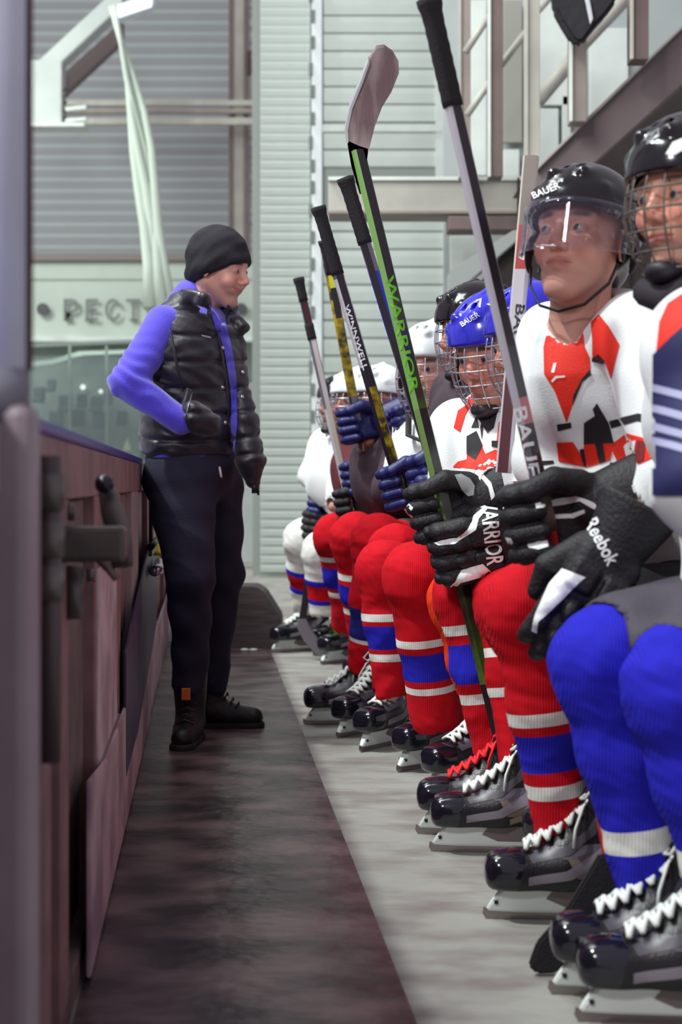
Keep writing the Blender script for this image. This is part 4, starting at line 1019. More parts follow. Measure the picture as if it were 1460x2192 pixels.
surf_tube('zip', [(455, 668), (466, 710), (476, 760), (484, 820), (489, 880), (491, 950)], .004, mat('zip_dark', (70, 62, 70), .3, metal=.5), vest, vb)
surf_tube('hem_cord', [(305, 968), (350, 984), (400, 992)], .004, vest_m, vest, vb)
tubeobj('toggle', [W(545, 1032, 4.69), W(545, 1056, 4.69)], .010, blackm, vest, 8); tubeobj('toggle', [W(553, 1040, 4.69), W(553, 1060, 4.69)], .004, blackm, vest, 6)
patch('chest_mark', [(432, 716), (452, 722), (451, 725), (431, 720)], vb, mat('mark_grey', (150, 145, 160), .5), vest, .0015, 6)
tubeobj('drawstring', [W(470, 1000, 4.58), W(474, 1022, 4.56)], .004, mat('cord_pale', (170, 165, 160), .6), coach, 6)
def boot(root, ank, dr, h=.17, w=1.0):
    X = Vector((dr[0], dr[1], 0)).normalized(); M = Matrix.Translation((ank.x, ank.y, 0)) @ frame_axes(X).to_4x4()
    P = [(cap((-.045, 0, .055), (.05, 0, .050), .038, .040),), (cap((.05, 0, .050), (.150, 0, .040), .042, .036), 'u', .03), (cap((-.014, 0, .08), (-.002, 0, h), .048, .060), 'u', .04), (plane((0, 0, .022), (0, 0, -1)), 'i', .004), (ell((-.004, 0, h+.04), (.050, .048, .045)), 's', .006)]
    b = put('boot', sdf_mesh('boot', P, .004, boot_m), root, M)
    S = [(cap((-.045, 0, .010), (.150, 0, .010), .046, .042),), (plane((0, 0, .026), (0, 0, 1)), 'i', .003), (plane((0, 0, .0005), (0, 0, -1)), 'i', .002)]
    put('sole', sdf_mesh('sole', S, .004, mat('boot_sole', (20, 17, 20), .7)), b, M)
    bm = bmesh.new()
    for i in range(6):
        x = .095-.02*i; z = .098+.0*i+.0135*i+(.004*i*i*.4)
        bm_tube(bm, [(x, -.028, z-.018), (x+.004, 0, z-.004), (x, .028, z-.018)], .0035, 6)
    put('laces', from_bm(bm, 'laces', mat('lace_charcoal', (48, 42, 46), .7), True), b, M)
    return b
b1 = boot(coach, Vector((an.x, 4.705, 0)), (-.06, -1), .235); b2 = boot(coach, Vector((af.x-.005, 4.985, 0)), (1, -.1), .215)
ob = boxobj('tongue_tag', W(398, 1486, 4.640), (.030, .010, .040), mat('orange_tag', (196, 96, 22), .6), b1)

# ---- player with the visor (P2) --------------------------------------------------------------------
def V(*a): return W(*a)
o2, j2, hM2 = seated('hockey player with clear visor and black helmet, white and red jersey, gazing up left',
    V(1244, 520, 2.86), (-.54, -.82, .17), (0, (230, 168, 148)), h_black, 'visor', V(1300, 822, 2.93), (-.62, -.78, 0),
    (V(1385, 722, 2.76), V(1205, 735, 3.08)), (V(1462, 1010, 2.58), V(1172, 985, 3.06)), (V(1375, 1110, 2.60), V(1330, 1075, 2.80)),
    [dict(k=V(1262, 1330, 2.60), a=V(1420, 1850, 2.66), rk=.086, ra=.056, base=wool_red, stripes=[(1545, 1580, wool_white), (1610, 1690, wool_blue)], foot=(Vector((W(1560, 2000, 2.68).x, 2.66, 0)), Vector((-.99, .1, 0)))),
     dict(k=V(1142, 1300, 2.84), a=V(1213, 1822, 2.84), rk=.084, ra=.056, base=wool_red, stripes=[(1512, 1540, wool_white), (1560, 1640, wool_blue), (1668, 1698, wool_white)], foot=foot(1027, 1966, (-.99, .06)), slabel='black and grey skate with fat white laces')],
    j_white, p_black, tone=(226, 166, 146), roll=math.radians(-3), vox=.0055, knit_vox=.0045, hs=1.08, seed=4, deep=.135, gaze=(-24, 6), hlabel='glossy black helmet with white lettering', r=(.088, .076, .068, .056))
jb = bvh_of([j2])[0]; S3 = 4.294
def jp2(name, pts, m, **k): return patch(name, cp_(pts, S3, 1120, 580), jb, m, j2, **k)
jp2('red_panel', [(215, 600), (460, 560), (555, 560), (570, 700), (615, 790), (620, 900), (540, 1000), (455, 1230), (400, 1395), (290, 1100), (195, 950), (190, 700)], j_red)
jp2('red_panel', [(625, 470), (700, 400), (790, 510), (890, 680), (810, 990), (750, 820), (640, 800), (640, 640)], j_red)
jp2('black_trim', [(640, 800), (700, 765), (760, 830), (742, 852), (700, 815), (636, 832)], j_black, off=.0024)
jp2('black_trim', [(618, 905), (628, 955), (545, 1020), (500, 1130), (455, 1240), (460, 1150), (545, 985)], j_black, off=.0024)
jp2('black_trim', [(560, 1395), (660, 1330), (690, 1420), (675, 1250), (640, 1270), (680, 1215), (790, 1400), (835, 1580), (730, 1580), (560, 1590)], j_black, off=.0024)
jp2('red_panel', [(560, 1590), (730, 1575), (830, 1590), (800, 1740), (600, 1805), (555, 1700)], j_red)
jp2('black_trim', [(660, 1560), (730, 1560), (760, 1750), (705, 1770)], j_black, off=.0028)
jp2('red_panel', [(310, 1575), (460, 1570), (530, 1680), (600, 1810), (330, 1750)], j_red)
jp2('black_trim', [(310, 1410), (440, 1390), (445, 1440), (320, 1472)], j_black)
jp2('black_trim', [(520, 1640), (560, 1630), (590, 1800), (560, 1790)], j_black, off=.0026)
jp2('black_trim', [(175, 1745), (285, 1740), (285, 1770), (180, 1785)], j_black)
jp2('black_trim', [(790, 1380), (930, 1340), (1060, 1310), (1240, 1340), (1240, 1415), (1050, 1380), (810, 1445)], j_black)
jp2('red_panel', [(800, 1600), (950, 1490), (1150, 1545), (1250, 1500), (1400, 1650), (1390, 1760), (1200, 1720), (1040, 1790), (940, 1850), (880, 1790)], j_red)
jp2('sleeve_number', [(925, 1610), (960, 1570), (1045, 1560), (1020, 1765), (965, 1770), (975, 1640)], trim_w, off=.003)
jp2('number_shadow', [(1060, 1560), (1135, 1570), (1120, 1740), (1040, 1770)], mat('number_maroon', (120, 24, 24), .7), off=.003)
jp2('chest_mark', [(285, 850), (312, 850), (290, 940), (262, 935)], trim_w, off=.003); jp2('chest_mark', [(262, 1010), (300, 968), (390, 962), (385, 978), (310, 986), (275, 1025)], trim_w, off=.003)
jp2('black_trim', [(800, 1760), (830, 1760), (850, 1900), (835, 2000), (812, 2000), (805, 1880)], j_black, off=.003)
h2 = [c for c in o2.children if c.name.startswith('helmet')][0]; hb_v = bvh_of([h2])[0]
text_patch('helmet_lettering', 'BAUER', 1170, 408, 62, 15, math.radians(-22), hb_v, trim_w, h2)
text_patch('helmet_number', '13', 1312, 462, 30, 24, math.radians(14), hb_v, mat('number_silver', (170, 170, 176), .5), h2)
# ---- near caged player (P1), mostly beyond the frame --------------------------------------------------
o1, j1, hM1 = seated('nearest hockey player at the right edge, blue socks, grey pants, caged helmet',
    V(1480, 432, 2.42), (-.78, -.62, -.04), (0, (232, 172, 146)), h_black, 'cage', V(1605, 860, 2.45), (-.8, -.6, 0),
    (V(1500, 745, 2.22), V(1560, 720, 2.66)), (V(1512, 1040, 2.10), V(1600, 1010, 2.7)), (V(1560, 1200, 2.12), V(1560, 1180, 2.6)),
    [dict(k=V(1475, 1470, 2.24), a=V(1555, 1900, 2.24), rk=.092, ra=.062, base=wool_blue, stripes=[(1800, 1860, wool_white)], foot=foot(1222, 2186, (-.99, .08)), tongue=wool_blue, slabel='black skate nearest the camera'),
     dict(k=V(1310, 1420, 2.42), a=V(1385, 1856, 2.42), rk=.090, ra=.062, base=wool_blue, stripes=[(1758, 1808, wool_white)], foot=foot(1166, 2128, (-.99, .05)), slabel='black and grey skate with loose white laces')],
    j_white, p_grey, tone=(232, 172, 146), vox=.008, knit_vox=.005, hs=1.02, seed=9, wire=mat('cage_dull', (112, 104, 96), .4, metal=.6), hlabel='black and white caged helmet', wide=.21, off=1.02, pf=.86, pr=(.15, .135, .122))
jb1 = bvh_of([j1])[0]
def jq(name, pts, m, **k): return patch(name, pts, jb1, m, j1, **k)
jq('orange_panel', [(1412, 690), (1430, 650), (1475, 620), (1530, 620), (1530, 800), (1405, 760)], j_red)
jq('navy_panel', [(1400, 760), (1440, 720), (1475, 690), (1600, 680), (1600, 1060), (1400, 1060)], j_navy, off=.003)
for y in (822, 866, 905, 935): jq('white_stripe', [(1402, y), (1530, y+40), (1530, y+58), (1402, y+16)], mat('stripe_lilac', (170, 170, 205), .7), off=.0045)
for l_ in [c for c in o1.children if c.name.startswith('helmet')]:
    hh = bvh_of([l_])[0]; patch('white_stripe', [(1425, 330), (1440, 305), (1500, 280), (1500, 300), (1440, 335)], hh, trim_w, l_)
tubeobj('neck_guard', [hM1 @ Vector(p) for p in ((.06, .05, -.15), (.075, 0, -.17), (.06, -.05, -.15), (-.02, -.075, -.14))], .026, mat('neck_guard', (36, 28, 38), .8), o1, 10)
# ---- hidden blue helmet player (P3) --------------------------------------------------------------------
o3, j3, hM3 = seated('hockey player in a blue helmet half hidden behind the visored player',
    V(1142, 738, 3.36), (-.86, -.46, -.18), (0, (216, 156, 138)), h_blue, 'cage', V(1228, 990, 3.42), (-.8, -.6, 0),
    (V(1176, 880, 3.55), V(1280, 890, 3.25)), (V(1150, 1040, 3.55), V(1260, 1080, 3.25)), (V(1128, 1120, 3.5), V(1230, 1150, 3.15)),
    [dict(k=V(1130, 1330, 3.18), a=V(1300, 1720, 3.18), rk=.080, ra=.055, base=wool_red, stripes=[(1480, 1500, wool_white)], foot=(Vector((W(1330, 1800, 3.18).x, 3.18, 0)), Vector((-.99, .1, 0)))),
     dict(k=V(1102, 1300, 3.36), a=V(1270, 1700, 3.36), rk=.078, ra=.055, base=wool_red, foot=(Vector((W(1300, 1800, 3.4).x, 3.38, 0)), Vector((-.99, .1, 0))))],
    j_white, p_black, vox=.010, seed=12, hlabel='blue helmet with orange mark', knit_vox=.007)
# ---- blue helmet and cage in front, big emblem (P4) -----------------------------------------------------
o4, j4, hM4 = seated('hockey player in shiny blue caged helmet, white and red jersey with black emblem',
    V(1060, 756, 3.70), (-.66, -.70, -.26), (0, (226, 158, 134)), h_blue, 'cage', V(1072, 985, 3.76), (-.45, -.89, 0),
    (V(1160, 918, 3.66), V(990, 918, 3.96)), (V(1180, 1060, 3.42), V(975, 1030, 3.95)), (V(1110, 1070, 3.36), V(1062, 1040, 3.50)),
    [dict(k=V(1096, 1290, 3.42), a=V(1122, 1655, 3.36), rk=.080, ra=.056, base=wool_red, stripes=[(1385, 1405, wool_white), (1470, 1490, wool_white)], foot=foot(913, 1822, (-.99, .08)), slabel='black skate with fat white laces, nearest of the pair'),
     dict(k=V(1006, 1275, 3.62), a=V(1062, 1640, 3.60), rk=.080, ra=.048, base=wool_red, stripes=[(1330, 1352, wool_white), (1372, 1455, wool_blue), (1478, 1500, wool_white)], foot=foot(884, 1785, (-.99, .05)), lace=lace_red, slabel='black skate with red laces')],
    j_white, p_black, tone=(204, 136, 112), vox=.0065, knit_vox=.0048, seed=6, hlabel='shiny blue helmet with white lettering', wide=.19, hs=1.10, deep=.13)
jb4 = bvh_of([j4])[0]
def jp4(name, pts, m, **k): return patch(name, cp_(pts, S3, 860, 590), jb4, m, j4, **k)
jp4('red_panel', [(640, 1000), (740, 970), (850, 1060), (750, 1130), (640, 1190), (590, 1280), (540, 1440), (480, 1400), (520, 1240), (600, 1190)], j_red)
jp4('black_emblem', [(740, 1125), (800, 1110), (900, 1090), (885, 1250), (850, 1400), (790, 1450), (830, 1290), (820, 1165), (760, 1150), (640, 1215), (660, 1180)], j_black, off=.0024)
jp4('black_emblem', [(690, 1285), (640, 1400), (712, 1400)], j_black); jp4('black_emblem', [(745, 1300), (722, 1400), (738, 1510), (752, 1400)], j_black)
jp4('black_emblem', [(600, 1480), (690, 1430), (745, 1560), (680, 1700), (600, 1640)], j_black, off=.0028)
jp4('red_panel', [(600, 1620), (740, 1570), (770, 1640), (860, 1600), (930, 1620), (900, 1800), (760, 1790), (470, 1760), (520, 1710), (600, 1690)], j_red)
jp4('black_emblem', [(830, 1520), (900, 1520), (900, 1585), (830, 1575)], j_black, off=.003)
jp4('red_panel', [(1000, 1300), (1060, 1420), (1090, 1720), (1010, 1580)], j_red); jp4('red_panel', [(895, 1350), (945, 1300), (940, 1620), (870, 1560)], j_red)
h4 = [c for c in o4.children if c.name.startswith('helmet')][0]; hb4 = bvh_of([h4])[0]
text_patch('helmet_lettering', 'BAUER', 1006, 684, 44, 11, math.radians(-32), hb4, trim_w, h4); text_patch('helmet_lettering', '7', 1028, 650, 14, 18, math.radians(-20), hb4, trim_w, h4)
# ---- black caged helmet (P5), white caged helmet (P6), and the far ones --------------------------------
o5, j5, hM5 = seated('hockey player in a black caged helmet behind the blue helmeted one',
    V(1016, 712, 4.15), (-.90, -.40, -.10), (0, (216, 154, 128)), h_black, 'cage', V(1030, 930, 4.18), (-.8, -.6, 0),
    (V(1085, 850, 4.05), V(990, 845, 4.35)), (V(1010, 1010, 3.90), V(960, 1000, 4.3)), (V(960, 1035, 3.92), V(930, 1010, 4.2)),
    [dict(k=V(988, 1282, 3.86), a=V(1052, 1590, 3.86), rk=.078, ra=.050, base=wool_orange, foot=foot(905, 1705, (-.8, -.5)), slabel='black skate mostly hidden behind the red-laced one'),
     dict(k=V(902, 1236, 4.10), a=V(935, 1532, 4.14), rk=.097, ra=.080, base=wool_red, stripes=[(1358, 1374, wool_white), (1388, 1446, wool_blue), (1460, 1474, wool_white)], foot=foot(846, 1655, (-.72, -.62)), slabel='black skate with white speckled laces')],
    j_dark, p_black, vox=.010, knit_vox=.0048, seed=15)
o6, j6, hM6 = seated('hockey player in a white caged helmet and plain white jersey looking towards the camera',
    V(925, 795, 4.66), (-.50, -.86, -.02), (0, (236, 180, 160)), h_white, 'cage', V(945, 1000, 4.76), (-.6, -.8, 0),
    (V(1000, 915, 4.62), V(900, 912, 4.90)), (V(960, 1060, 4.4), V(868, 1020, 4.8)), (V(900, 1065, 4.38), V(885, 950, 4.85)),
    [dict(k=V(830, 1222, 4.46), a=V(838, 1478, 4.46), rk=.086, ra=.054, base=wool_red, stripes=[(1310, 1326, wool_white), (1336, 1386, wool_blue), (1396, 1412, wool_white)], foot=foot(767, 1612, (-.62, -.78)), slabel='black and tan skate with pale laces', grey=s_grey),
     dict(k=V(850, 1180, 4.75), a=V(830, 1470, 4.72), rk=.080, ra=.052, base=wool_red, foot=foot(718, 1582, (-.65, -.75)), slabel='black skate tucked behind its neighbour')],
    j_white, p_black, tone=(216, 160, 138), vox=.008, knit_vox=.0052, seed=18, hs=1.12, deep=.13)
tubeobj('collar_trim', [hM6 @ Vector(p) for p in ((-.04, .085, -.10), (.02, .075, -.165), (.07, .02, -.215), (.06, -.05, -.19), (-.02, -.09, -.12))], .012, j_black, j6, 8, flat=.5)
o7, j7, hM7 = seated('hockey player in a white helmet and dark jersey holding up a navy glove',
    V(814, 862, 5.45), (-.55, -.83, 0), (0, (228, 162, 126)), h_white, 'cage', V(845, 1010, 5.45), (-.7, -.7, 0),
    (V(880, 930, 5.35), V(812, 930, 5.6)), (V(840, 1050, 5.2), V(800, 1020, 5.6)), (V(884, 960, 5.05), V(790, 940, 5.38)),
    [dict(k=V(812, 1158, 4.95), a=V(776, 1432, 5.04), rk=.086, ra=.054, base=wool_red, stripes=[(1296, 1362, mat('sock_navy', (20, 20, 120), .85)), (1350+12, 1370, wool_white)], foot=foot(645, 1552, (-.96, -.12)), slabel='worn black skate stretched out to the left', tan=s_grey),
     dict(k=V(766, 1152, 5.30), a=V(782, 1400, 5.4), rk=.088, ra=.054, base=wool_red, stripes=[(1219, 1232, wool_white), (1242, 1286, wool_blue), (1294, 1306, wool_white)], foot=foot(735, 1478, (-.8, -.5)))],
    j_dark, p_black, vox=.010, knit_vox=.006, seed=21)
o8, j8, hM8 = seated('hockey player with a pale cage between the white helmet and the end of the bench',
    V(762, 862, 6.0), (-.7, -.7, 0), (0, (190, 130, 110)), h_white, 'cage', V(795, 1010, 6.0), (-.7, -.7, 0),
    (V(815, 930, 5.9), V(765, 935, 6.1)), (V(820, 1040, 5.7), V(770, 1020, 5.9)), (V(790, 1040, 5.62), V(775, 1000, 5.8)),
    [dict(k=V(724, 1148, 6.0), a=V(748, 1330, 6.1), rk=.090, ra=.060, base=wool_red, stripes=[(1180, 1191, wool_white), (1205, 1250, wool_blue), (1258, 1269, wool_white)], foot=foot(684, 1424, (-.72, -.69)), lace=lace_green, slabel='skate with bright green laces', grey=s_grey, tongue=mat('tongue_grey', (150, 150, 140), .8)),
     dict(k=V(742, 1160, 6.3), a=V(735, 1335, 6.5), rk=.080, ra=.056, base=wool_red, stripes=[(1205, 1250, wool_blue)], foot=foot(708, 1404, (-.5, -.86)), lace=lace_green)],
    mat('jersey_maroon', (96, 30, 40), .8), p_red, vox=.011, knit_vox=.007, seed=24)
o9, j9, hM9 = seated('farthest hockey player in white jersey and white socks at the end of the bench',
    V(728, 868, 6.75), (-.8, -.6, 0), (0, (160, 112, 96)), h_black, 'cage', V(728, 1010, 6.85), (-.7, -.7, 0),
    (V(755, 940, 6.7), V(700, 955, 7.0)), (V(735, 1050, 6.55), V(672, 1020, 7.0)), (V(715, 1085, 6.5), V(690, 1050, 6.9)),
    [dict(k=V(694, 1182, 6.70), a=V(690, 1305, 6.75), rk=.090, ra=.062, base=wool_white, stripes=[(1238, 1250, wool_blue), (1250, 1280, wool_red), (1280, 1290, wool_blue)], foot=foot(668, 1405, (-.7, -.6)), slabel='grey skate tipped behind a stick blade', grey=s_grey),
     dict(k=V(656, 1156, 6.95), a=V(652, 1300, 7.1), rk=.098, ra=.062, base=wool_white, stripes=[(1212, 1222, wool_blue), (1222, 1250, wool_red), (1250, 1260, wool_blue)], foot=foot(577, 1398, (-.86, -.45)), slabel='farthest skate, its white tip against the dark step')],
    j_white, p_black, vox=.011, knit_vox=.007, seed=27)
# ================================================================== STICKS AND GLOVES
def stick(label, p0, p1, segs, w=.030, t=.020, roll=0.0, tape=None, tape_m=None, edge=None):
    """shaft from butt p0 to p1; segs [(t0, t1, front material, side material)]; the wide face looks at -y turned by roll"""
    p0, p1 = Vector(p0), Vector(p1); ax = (p1-p0); L = ax.length; ax.normalize()
    M = frame_axes(-ax, Matrix.Rotation(roll, 3, -ax) @ Vector((0, -1, 0)))       # z axis = front
    mats = []; 
    def mi(m):
        if m not in mats: mats.append(m)
        return mats.index(m)
    bm = bmesh.new(); b = .005
    prof = [(-w/2+b, t/2), (w/2-b, t/2), (w/2, t/2-b), (w/2, -t/2+b), (w/2-b, -t/2), (-w/2+b, -t/2), (-w/2, -t/2+b), (-w/2, t/2-b)]
    ts = sorted({s[0] for s in segs} | {s[1] for s in segs}); rings = {}
    Y = M.col[1]; Z = M.col[2]
    for tt in ts: rings[tt] = [bm.verts.new(p0+ax*L*tt+Y*a+Z*c) for a, c in prof]
    for s in segs:
        a, c = rings[s[0]], rings[s[1]]
        for k in range(8):
            f = bm.faces.new((a[k], a[(k+1) % 8], c[(k+1) % 8], c[k])); f.material_index = mi(s[2] if k in (0, 4) else (s[3] if k in (5, 6, 7) or len(s) < 5 else s[4]))
    bm.faces.new(rings[ts[0]]); bm.faces.new(rings[ts[-1]][::-1]); bmesh.ops.recalc_face_normals(bm, faces=bm.faces)
    o = put('hockey_stick', from_bm(bm, 'hockey_stick', mats)); rebase(o, p1 if p1.z < p0.z else p0); tag(o, label, 'stick')
    o['ax'] = 0; del o['ax']
    return o, M, ax, L
def grip_tape(o, p0, ax, M, a, b, m, w=.034, t=.025, knob=True):
    bm = bmesh.new(); n = int((b-a)/.012); Y = M.col[1]; Z = M.col[2]; rings = []
    for i in range(n+1):
        s = a+(b-a)*i/n; k = 1+(.05 if i % 2 else 0)+(.28*math.exp(-((s-a)/.022)**2) if knob else 0)
        q = []
        for c in range(12):
            an_ = 2*math.pi*c/12; cc, ss = math.cos(an_), math.sin(an_); e = .55
            q.append(bm.verts.new(Vector(p0)+ax*s+Y*(w/2*k*math.copysign(abs(cc)**e, cc))+Z*(t/2*k*math.copysign(abs(ss)**e, ss))))
        rings.append(q)
    for i in range(n):
        for c in range(12): bm.faces.new((rings[i][c], rings[i][(c+1) % 12], rings[i+1][(c+1) % 12], rings[i+1][c]))
    bm.faces.new(rings[0][::-1]); bm.faces.new(rings[-1]); bmesh.ops.recalc_face_normals(bm, faces=bm.faces)
    return put('grip_tape', from_bm(bm, 'grip_tape', m, True), o)
tape_b = mat('tape_black', (26, 22, 27), .85, bump=.4, bscale=300); sh_black = mat('shaft_black', (34, 28, 36), .28, coat=.3); sh_white = mat('shaft_white', (196, 192, 200), .3, coat=.2)
sh_grey = mat('shaft_grey', (110, 104, 112), .25, coat=.3); sh_green = mat('shaft_green', (128, 176, 92), .35); sh_camo = mat('shaft_camo', (52, 46, 40), .3, var=1, vscale=9, rgb2=(86, 124, 40), coat=.3, stretch=(1, 1, .5))
sh_yel = mat('shaft_yellow', (186, 160, 20), .35, var=1, vscale=30, rgb2=(60, 52, 20)); sh_blue = mat('shaft_blue', (36, 50, 190), .3); sh_red = mat('shaft_red', (176, 18, 34), .35); sh_mar = mat('shaft_maroon', (78, 30, 42), .35)
# S1 : visored player's stick, black tape at the very top
a, b = W(921, 12, 2.60), W(1178, 1140, 2.66)
st1, M1, ax1, L1 = stick('tallest stick, silver and black, black taped butt up, held by the visored player', a, b,
    [(0, .19, sh_black, sh_white), (.19, .74, sh_black, sh_white), (.74, .79, mat('shaft_red_fade', (190, 110, 118), .3), sh_white), (.79, 1, sh_black, sh_grey)], w=.031, t=.022, roll=.55)
grip_tape(st1, a, ax1, M1, -.012, .19, tape_b, .036, .028)
# its lower shaft, blade and a second short length below the glove (behind the leg)
a2 = W(1178, 1140, 2.66)
bm = bmesh.new(); bm_tube(bm, [a2, W(1240, 1450, 2.62), W(1308, 1850, 2.56), W(1330, 1940, 2.50)], .013, 8)
put('lower_shaft', from_bm(bm, 'lower_shaft', sh_red, True), st1)
bl = slab('blade', [(1285, 1828), (1318, 1840), (1345, 1960), (1320, 2010), (1250, 2055), (1190, 2084), (1150, 2086), (1132, 2070), (1150, 2020), (1215, 1945)], 2.47, .016, tape_b, st1, .004)
# S2 : green-black stick held blade-up
a, b = W(1121, 1786, 3.47), W(766, 322, 3.50)
st2, M2, ax2, L2 = stick('stick held blade up with green and black shaft and worn grey blade', a, b,
    [(0, .06, sh_red, sh_red), (.06, .22, sh_grey, sh_black), (.22, .40, sh_camo, sh_camo), (.40, .62, sh_black, mat('shaft_olive', (120, 150, 80), .4)), (.62, .80, sh_camo, sh_green), (.80, 1, sh_black, sh_green)], w=.034, t=.023, roll=-.55)
grip_tape(st2, a, ax2, M2, -.0, .115, mat('tape_red', (168, 20, 30), .8), .040, .028, False)
bw_m = mat('blade_worn', (172, 156, 152), .55, var=1, vscale=7, rgb2=(122, 98, 98), bump=.2, bscale=30, stretch=(3, 1, .6))
def curved_blade(name, poly, d, th, m, parent, curve=.03, top=None):
    bm = bmesh.new(); vs = [bm.verts.new((x, y, 0)) for x, y in poly]; bm.faces.new(vs); bmesh.ops.triangulate(bm, faces=list(bm.faces))
    for _ in range(3): bmesh.ops.subdivide_edges(bm, edges=[e for e in bm.edges if e.calc_length() > 22], cuts=1); bmesh.ops.triangulate(bm, faces=list(bm.faces))
    ys = [v.co.y for v in bm.verts]; y0, y1 = min(ys), max(ys)
    for v in bm.verts: t_ = (y1-v.co.y)/(y1-y0); v.co = W(v.co.x, v.co.y, d-curve*t_*t_)
    r = bmesh.ops.solidify(bm, geom=list(bm.faces), thickness=th); bmesh.ops.recalc_face_normals(bm, faces=bm.faces)
    return put(name, from_bm(bm, name, m), parent)
curved_blade('blade', [(744, 294), (741, 270), (752, 220), (775, 165), (790, 122), (806, 97), (822, 95), (840, 108), (853, 130), (854, 150), (838, 190), (818, 222), (803, 262), (790, 312), (770, 306)], 3.49, .008, bw_m, st2)
curved_blade('hosel', [(744, 294), (788, 312), (783, 345), (792, 400), (770, 400), (752, 340)], 3.495, .018, sh_black, st2, 0)
curved_blade('blade_edge', [(741, 292), (738, 268), (749, 218), (772, 163), (788, 120), (791, 124), (777, 165), (754, 222), (744, 270), (746, 294)], 3.487, .014, mat('edge_white', (196, 200, 200), .5), st2)
# S3 : blue accent
a, b = W(741, 388, 3.98), W(938, 1030, 4.02)
st3, M3, ax3, L3 = stick('stick with thick black taped butt and blue band beside the green one', a, b, [(0, .30, sh_black, sh_grey), (.30, .52, sh_black, sh_blue), (.52, 1, sh_black, sh_grey)], w=.031, t=.022, roll=-.5)
grip_tape(st3, a, ax3, M3, -.01, .185, tape_b, .038, .030)
# S4 : lettered black and white stick with yellow lower part
a, b = W(683, 450, 4.30), W(862, 1058, 4.34)
st4, M4, ax4, L4 = stick('black and white stick with lettering down its shaft and yellow stripes below', a, b, [(0, .24, sh_black, sh_grey), (.24, .55, sh_black, sh_white), (.55, .62, sh_black, sh_black), (.62, 1, sh_yel, sh_black)], w=.033, t=.022, roll=.35)
grip_tape(st4, a, ax4, M4, -.01, .205, tape_b, .036, .028)
# S5 : yellow
a, b = W(694, 520, 5.20), W(765, 900, 5.30)
st5, M5, ax5, L5 = stick('yellow and black stick just behind the lettered one, held by the raised navy glove', a, b, [(0, .18, sh_black, sh_black), (.18, .25, mat('shaft_lemon', (226, 232, 60), .35), sh_yel), (.25, .42, sh_black, sh_yel), (.42, .86, sh_yel, sh_yel), (.86, 1, sh_grey, sh_black)], w=.034, t=.022, roll=.3)
grip_tape(st5, a, ax5, M5, -.01, .12, tape_b)
# S6 : white thin stick
a, b = W(640, 600, 5.55), W(752, 1098, 5.60)
st6, M6, ax6, L6 = stick('thin white shafted stick leaning farthest left, short black taped butt', a, b, [(0, .22, sh_mar, sh_black), (.22, .55, mat('shaft_pale', (214, 206, 204), .4), sh_grey), (.55, 1, mat('shaft_cream', (214, 208, 190), .4), sh_white)], w=.030, t=.02, roll=.4)
grip_tape(st6, a, ax6, M6, -.01, .085, tape_b, .034, .028); grip_tape(st6, a, ax6, M6, .175, .24, tape_b, .034, .026, False)
# S7 : black stick at the far end, blade on the floor
a, b = W(708, 905, 6.85), W(646, 1338, 6.90)
st7, M7, ax7, L7 = stick('black stick standing on its blade at the far end of the bench', a, b, [(0, .3, sh_mar, sh_mar), (.3, 1, sh_black, sh_black)], w=.034, t=.024)
slab('blade', [(638, 1325), (655, 1325), (664, 1345), (700, 1392), (716, 1402), (704, 1410), (676, 1402), (650, 1372), (636, 1345)], 6.88, .015, sh_grey, st7, .003)
# S8 : white stick standing up behind the visored helmet
a, b = W(1137, 335, 3.14), W(1078, 1012, 3.12)
st8, M8, ax8, L8 = stick('upright white stick with bold dark lettering behind the visored player', a, b, [(0, .22, beige, mat('wood_edge', (200, 196, 180), .5)), (.22, .36, sh_red, mat('wood_edge', (200, 196, 180), .5)), (.36, .66, sh_white, sh_white), (.66, 1, sh_mar, sh_white)], w=.034, t=.022, roll=-.35)
# lettering on shafts
def shaft_text(o, s, px0, py0, px1, py1, h, m, name='lettering'):
    ang = math.atan2(py1-py0, px1-px0); L = math.hypot(px1-px0, py1-py0)
    return text_patch(name, s, (px0+px1)/2, (py0+py1)/2, L, h, ang, bvh_of([o])[0], m, o, .0012, 12)
shaft_text(st8, 'BAUER', 1114, 652, 1098, 790, 19, sh_black)
shaft_text(st4, 'WINNWELL', 741, 652, 783, 792, 11, trim_w)
shaft_text(st2, 'WARRIOR', 832, 590, 888, 840, 20, mat('letter_green', (110, 200, 40), .4))
shaft_text(st1, 'BAUER', 1112, 872, 1152, 1060, 27, mat('letter_white2', (240, 238, 240), .4))
# ---- gloves
def G(root, kind, pos, axis, fore, m=None, sc=1.15, label=None): return glove(root, kind, pos, axis, fore, m, sc, label)
g2r = G(o2, 'gr', W(1160, 1112, 2.665), (-.24, 0, 1), (1, .12, .22), sc=1.25)
g2l = G(o2, 'rl', W(1318, 1172, 2.52), (-.8, 0, .6), (.50, .0, .84), sc=1.2, label='black glove with white lettering hanging over the knee')
g4r = G(o4, 'gr', W(938, 1092, 3.49), (-.245, 0, 1), (1, .06, .35), sc=1.25, label='black glove gripping high on the green stick')
g4l = G(o4, 'gl', W(985, 1172, 3.47), (-.245, -.15, 1), (1, -.1, .52), sc=1.32, label='black glove with white lettering on the cuff')
G(o5, 'gr', W(922, 1018, 4.02), (-.3, 0, 1), (1, 0, .3), g_navy)
G(o5, 'gl', W(938, 1060, 4.02), (-.3, 0, 1), (1, 0, .1), g_navy)
G(o6, 'gr', W(860, 1040, 4.35), (-.3, 0, 1), (1, .1, .1), g_navy); G(o6, 'gl', W(880, 905, 4.85), (-.3, 0, 1), (.5, 0, -1), g_navy)
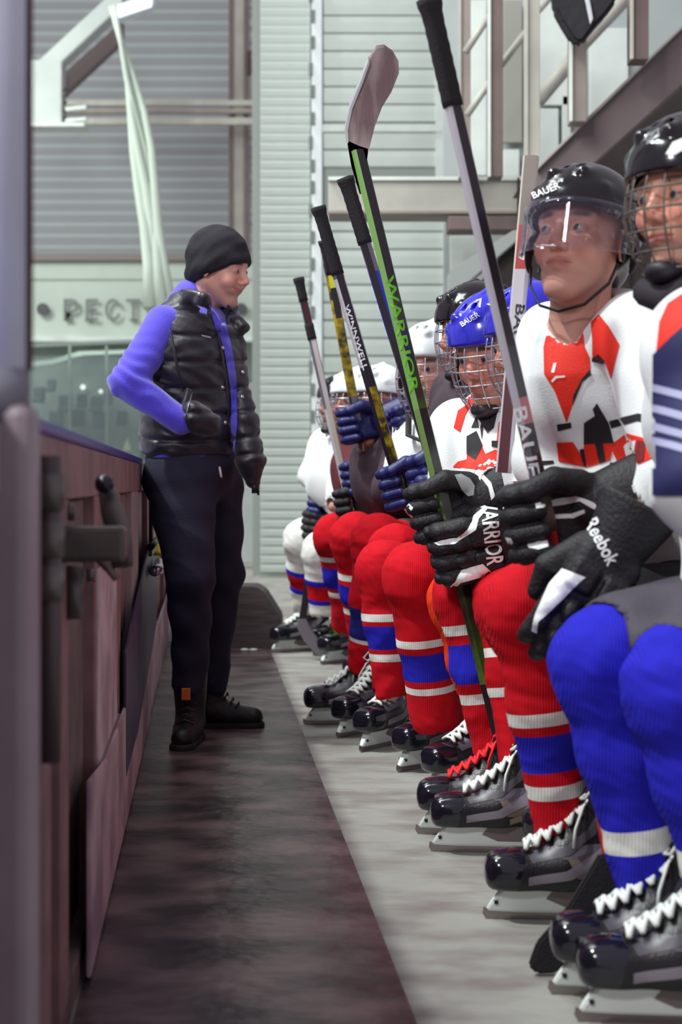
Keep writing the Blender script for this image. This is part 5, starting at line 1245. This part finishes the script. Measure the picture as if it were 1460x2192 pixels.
G(o7, 'gr', W(762, 908, 5.32), (-.2, 0, 1), (.7, .1, -.6), g_navy, label='raised navy glove with rolled fingers'); G(o7, 'gl', W(872, 912, 5.05), (-.3, 0, 1), (.4, 0, -1), g_navy)
G(o8, 'gl', W(766, 1022, 5.60), (-.2, 0, 1), (1, 0, .05), g_navy); G(o8, 'gr', W(752, 1080, 5.60), (-.2, 0, 1), (1, 0, .2), g_black)
G(o9, 'gr', W(688, 1072, 6.86), (.12, 0, 1), (.9, 0, .1), g_navy, label='navy glove with white stripes'); G(o9, 'gl', W(674, 1125, 6.88), (.12, 0, 1), (1, 0, .4), g_black)
# white stripes and lettering on the big gloves
gb = bvh_of([g4l])[0]; S1_ = 4.867
def q4(pts, nm='white_stripe', m=trim_w, b=gb, g=g4l, ox=830, oy=980, sc=S1_, **k): return patch(nm, cp_(pts, sc, ox, oy), b, m, g, **{**dict(off=.002, jump=.05), **k})
q4([(490, 890), (560, 850), (720, 830), (850, 730), (900, 600), (1010, 510), (1040, 540), (950, 640), (920, 750), (760, 860), (700, 900), (530, 915)])
q4([(560, 1410), (700, 1290), (780, 1160), (990, 1105), (1080, 1190), (1040, 1225), (960, 1190), (830, 1215), (760, 1300), (600, 1435)])
text_patch('lettering', 'WARRIOR', 1052, 1135, 150, 36, math.radians(84), gb, trim_w, g4l, .0025, 6)
gb2 = bvh_of([g2l])[0]; S2_ = 4.294
def q2(pts, b=gb2, g=g2l, **k): return q4(pts, b=b, g=g, ox=1060, oy=1010, sc=S2_, **k)
q2([(620, 890), (830, 970), (790, 1000), (640, 950), (560, 1040), (460, 1220), (400, 1380), (380, 1480), (335, 1460), (380, 1290), (500, 1030)])
text_patch('lettering', 'Reebok', 1290, 1160, 104, 32, math.radians(62), gb2, trim_w, g2l, .0025, 6)
gb3 = bvh_of([g2r])[0]
q2([(370, 300), (560, 250), (740, 215), (900, 280), (980, 360), (900, 340), (780, 270), (640, 300), (380, 340)], b=gb3, g=g2r); q2([(430, 420), (560, 390), (700, 385), (820, 345), (830, 375), (720, 425), (560, 430), (440, 450)], b=gb3, g=g2r)
q2([(300, 665), (400, 625), (480, 640), (490, 690), (400, 715), (310, 700)], b=gb3, g=g2r); q2([(100, 600), (150, 610), (190, 690), (130, 680)], b=gb3, g=g2r); q2([(165, 870), (260, 885), (380, 880), (400, 900), (280, 915), (175, 900)], b=gb3, g=g2r)
gb5 = bvh_of([g4r])[0]
q4([(160, 460), (185, 440), (270, 520), (250, 550)], b=gb5, g=g4r); q4([(690, 180), (760, 170), (850, 215), (905, 290), (900, 390), (840, 400), (770, 330)], b=gb5, g=g4r, nm='oval_badge', m=mat('badge_grey', (180, 188, 186), .6))
q4([(900, 170), (1000, 180), (1080, 260), (1120, 400), (1080, 440), (1050, 310), (990, 230)], b=gb5, g=g4r)
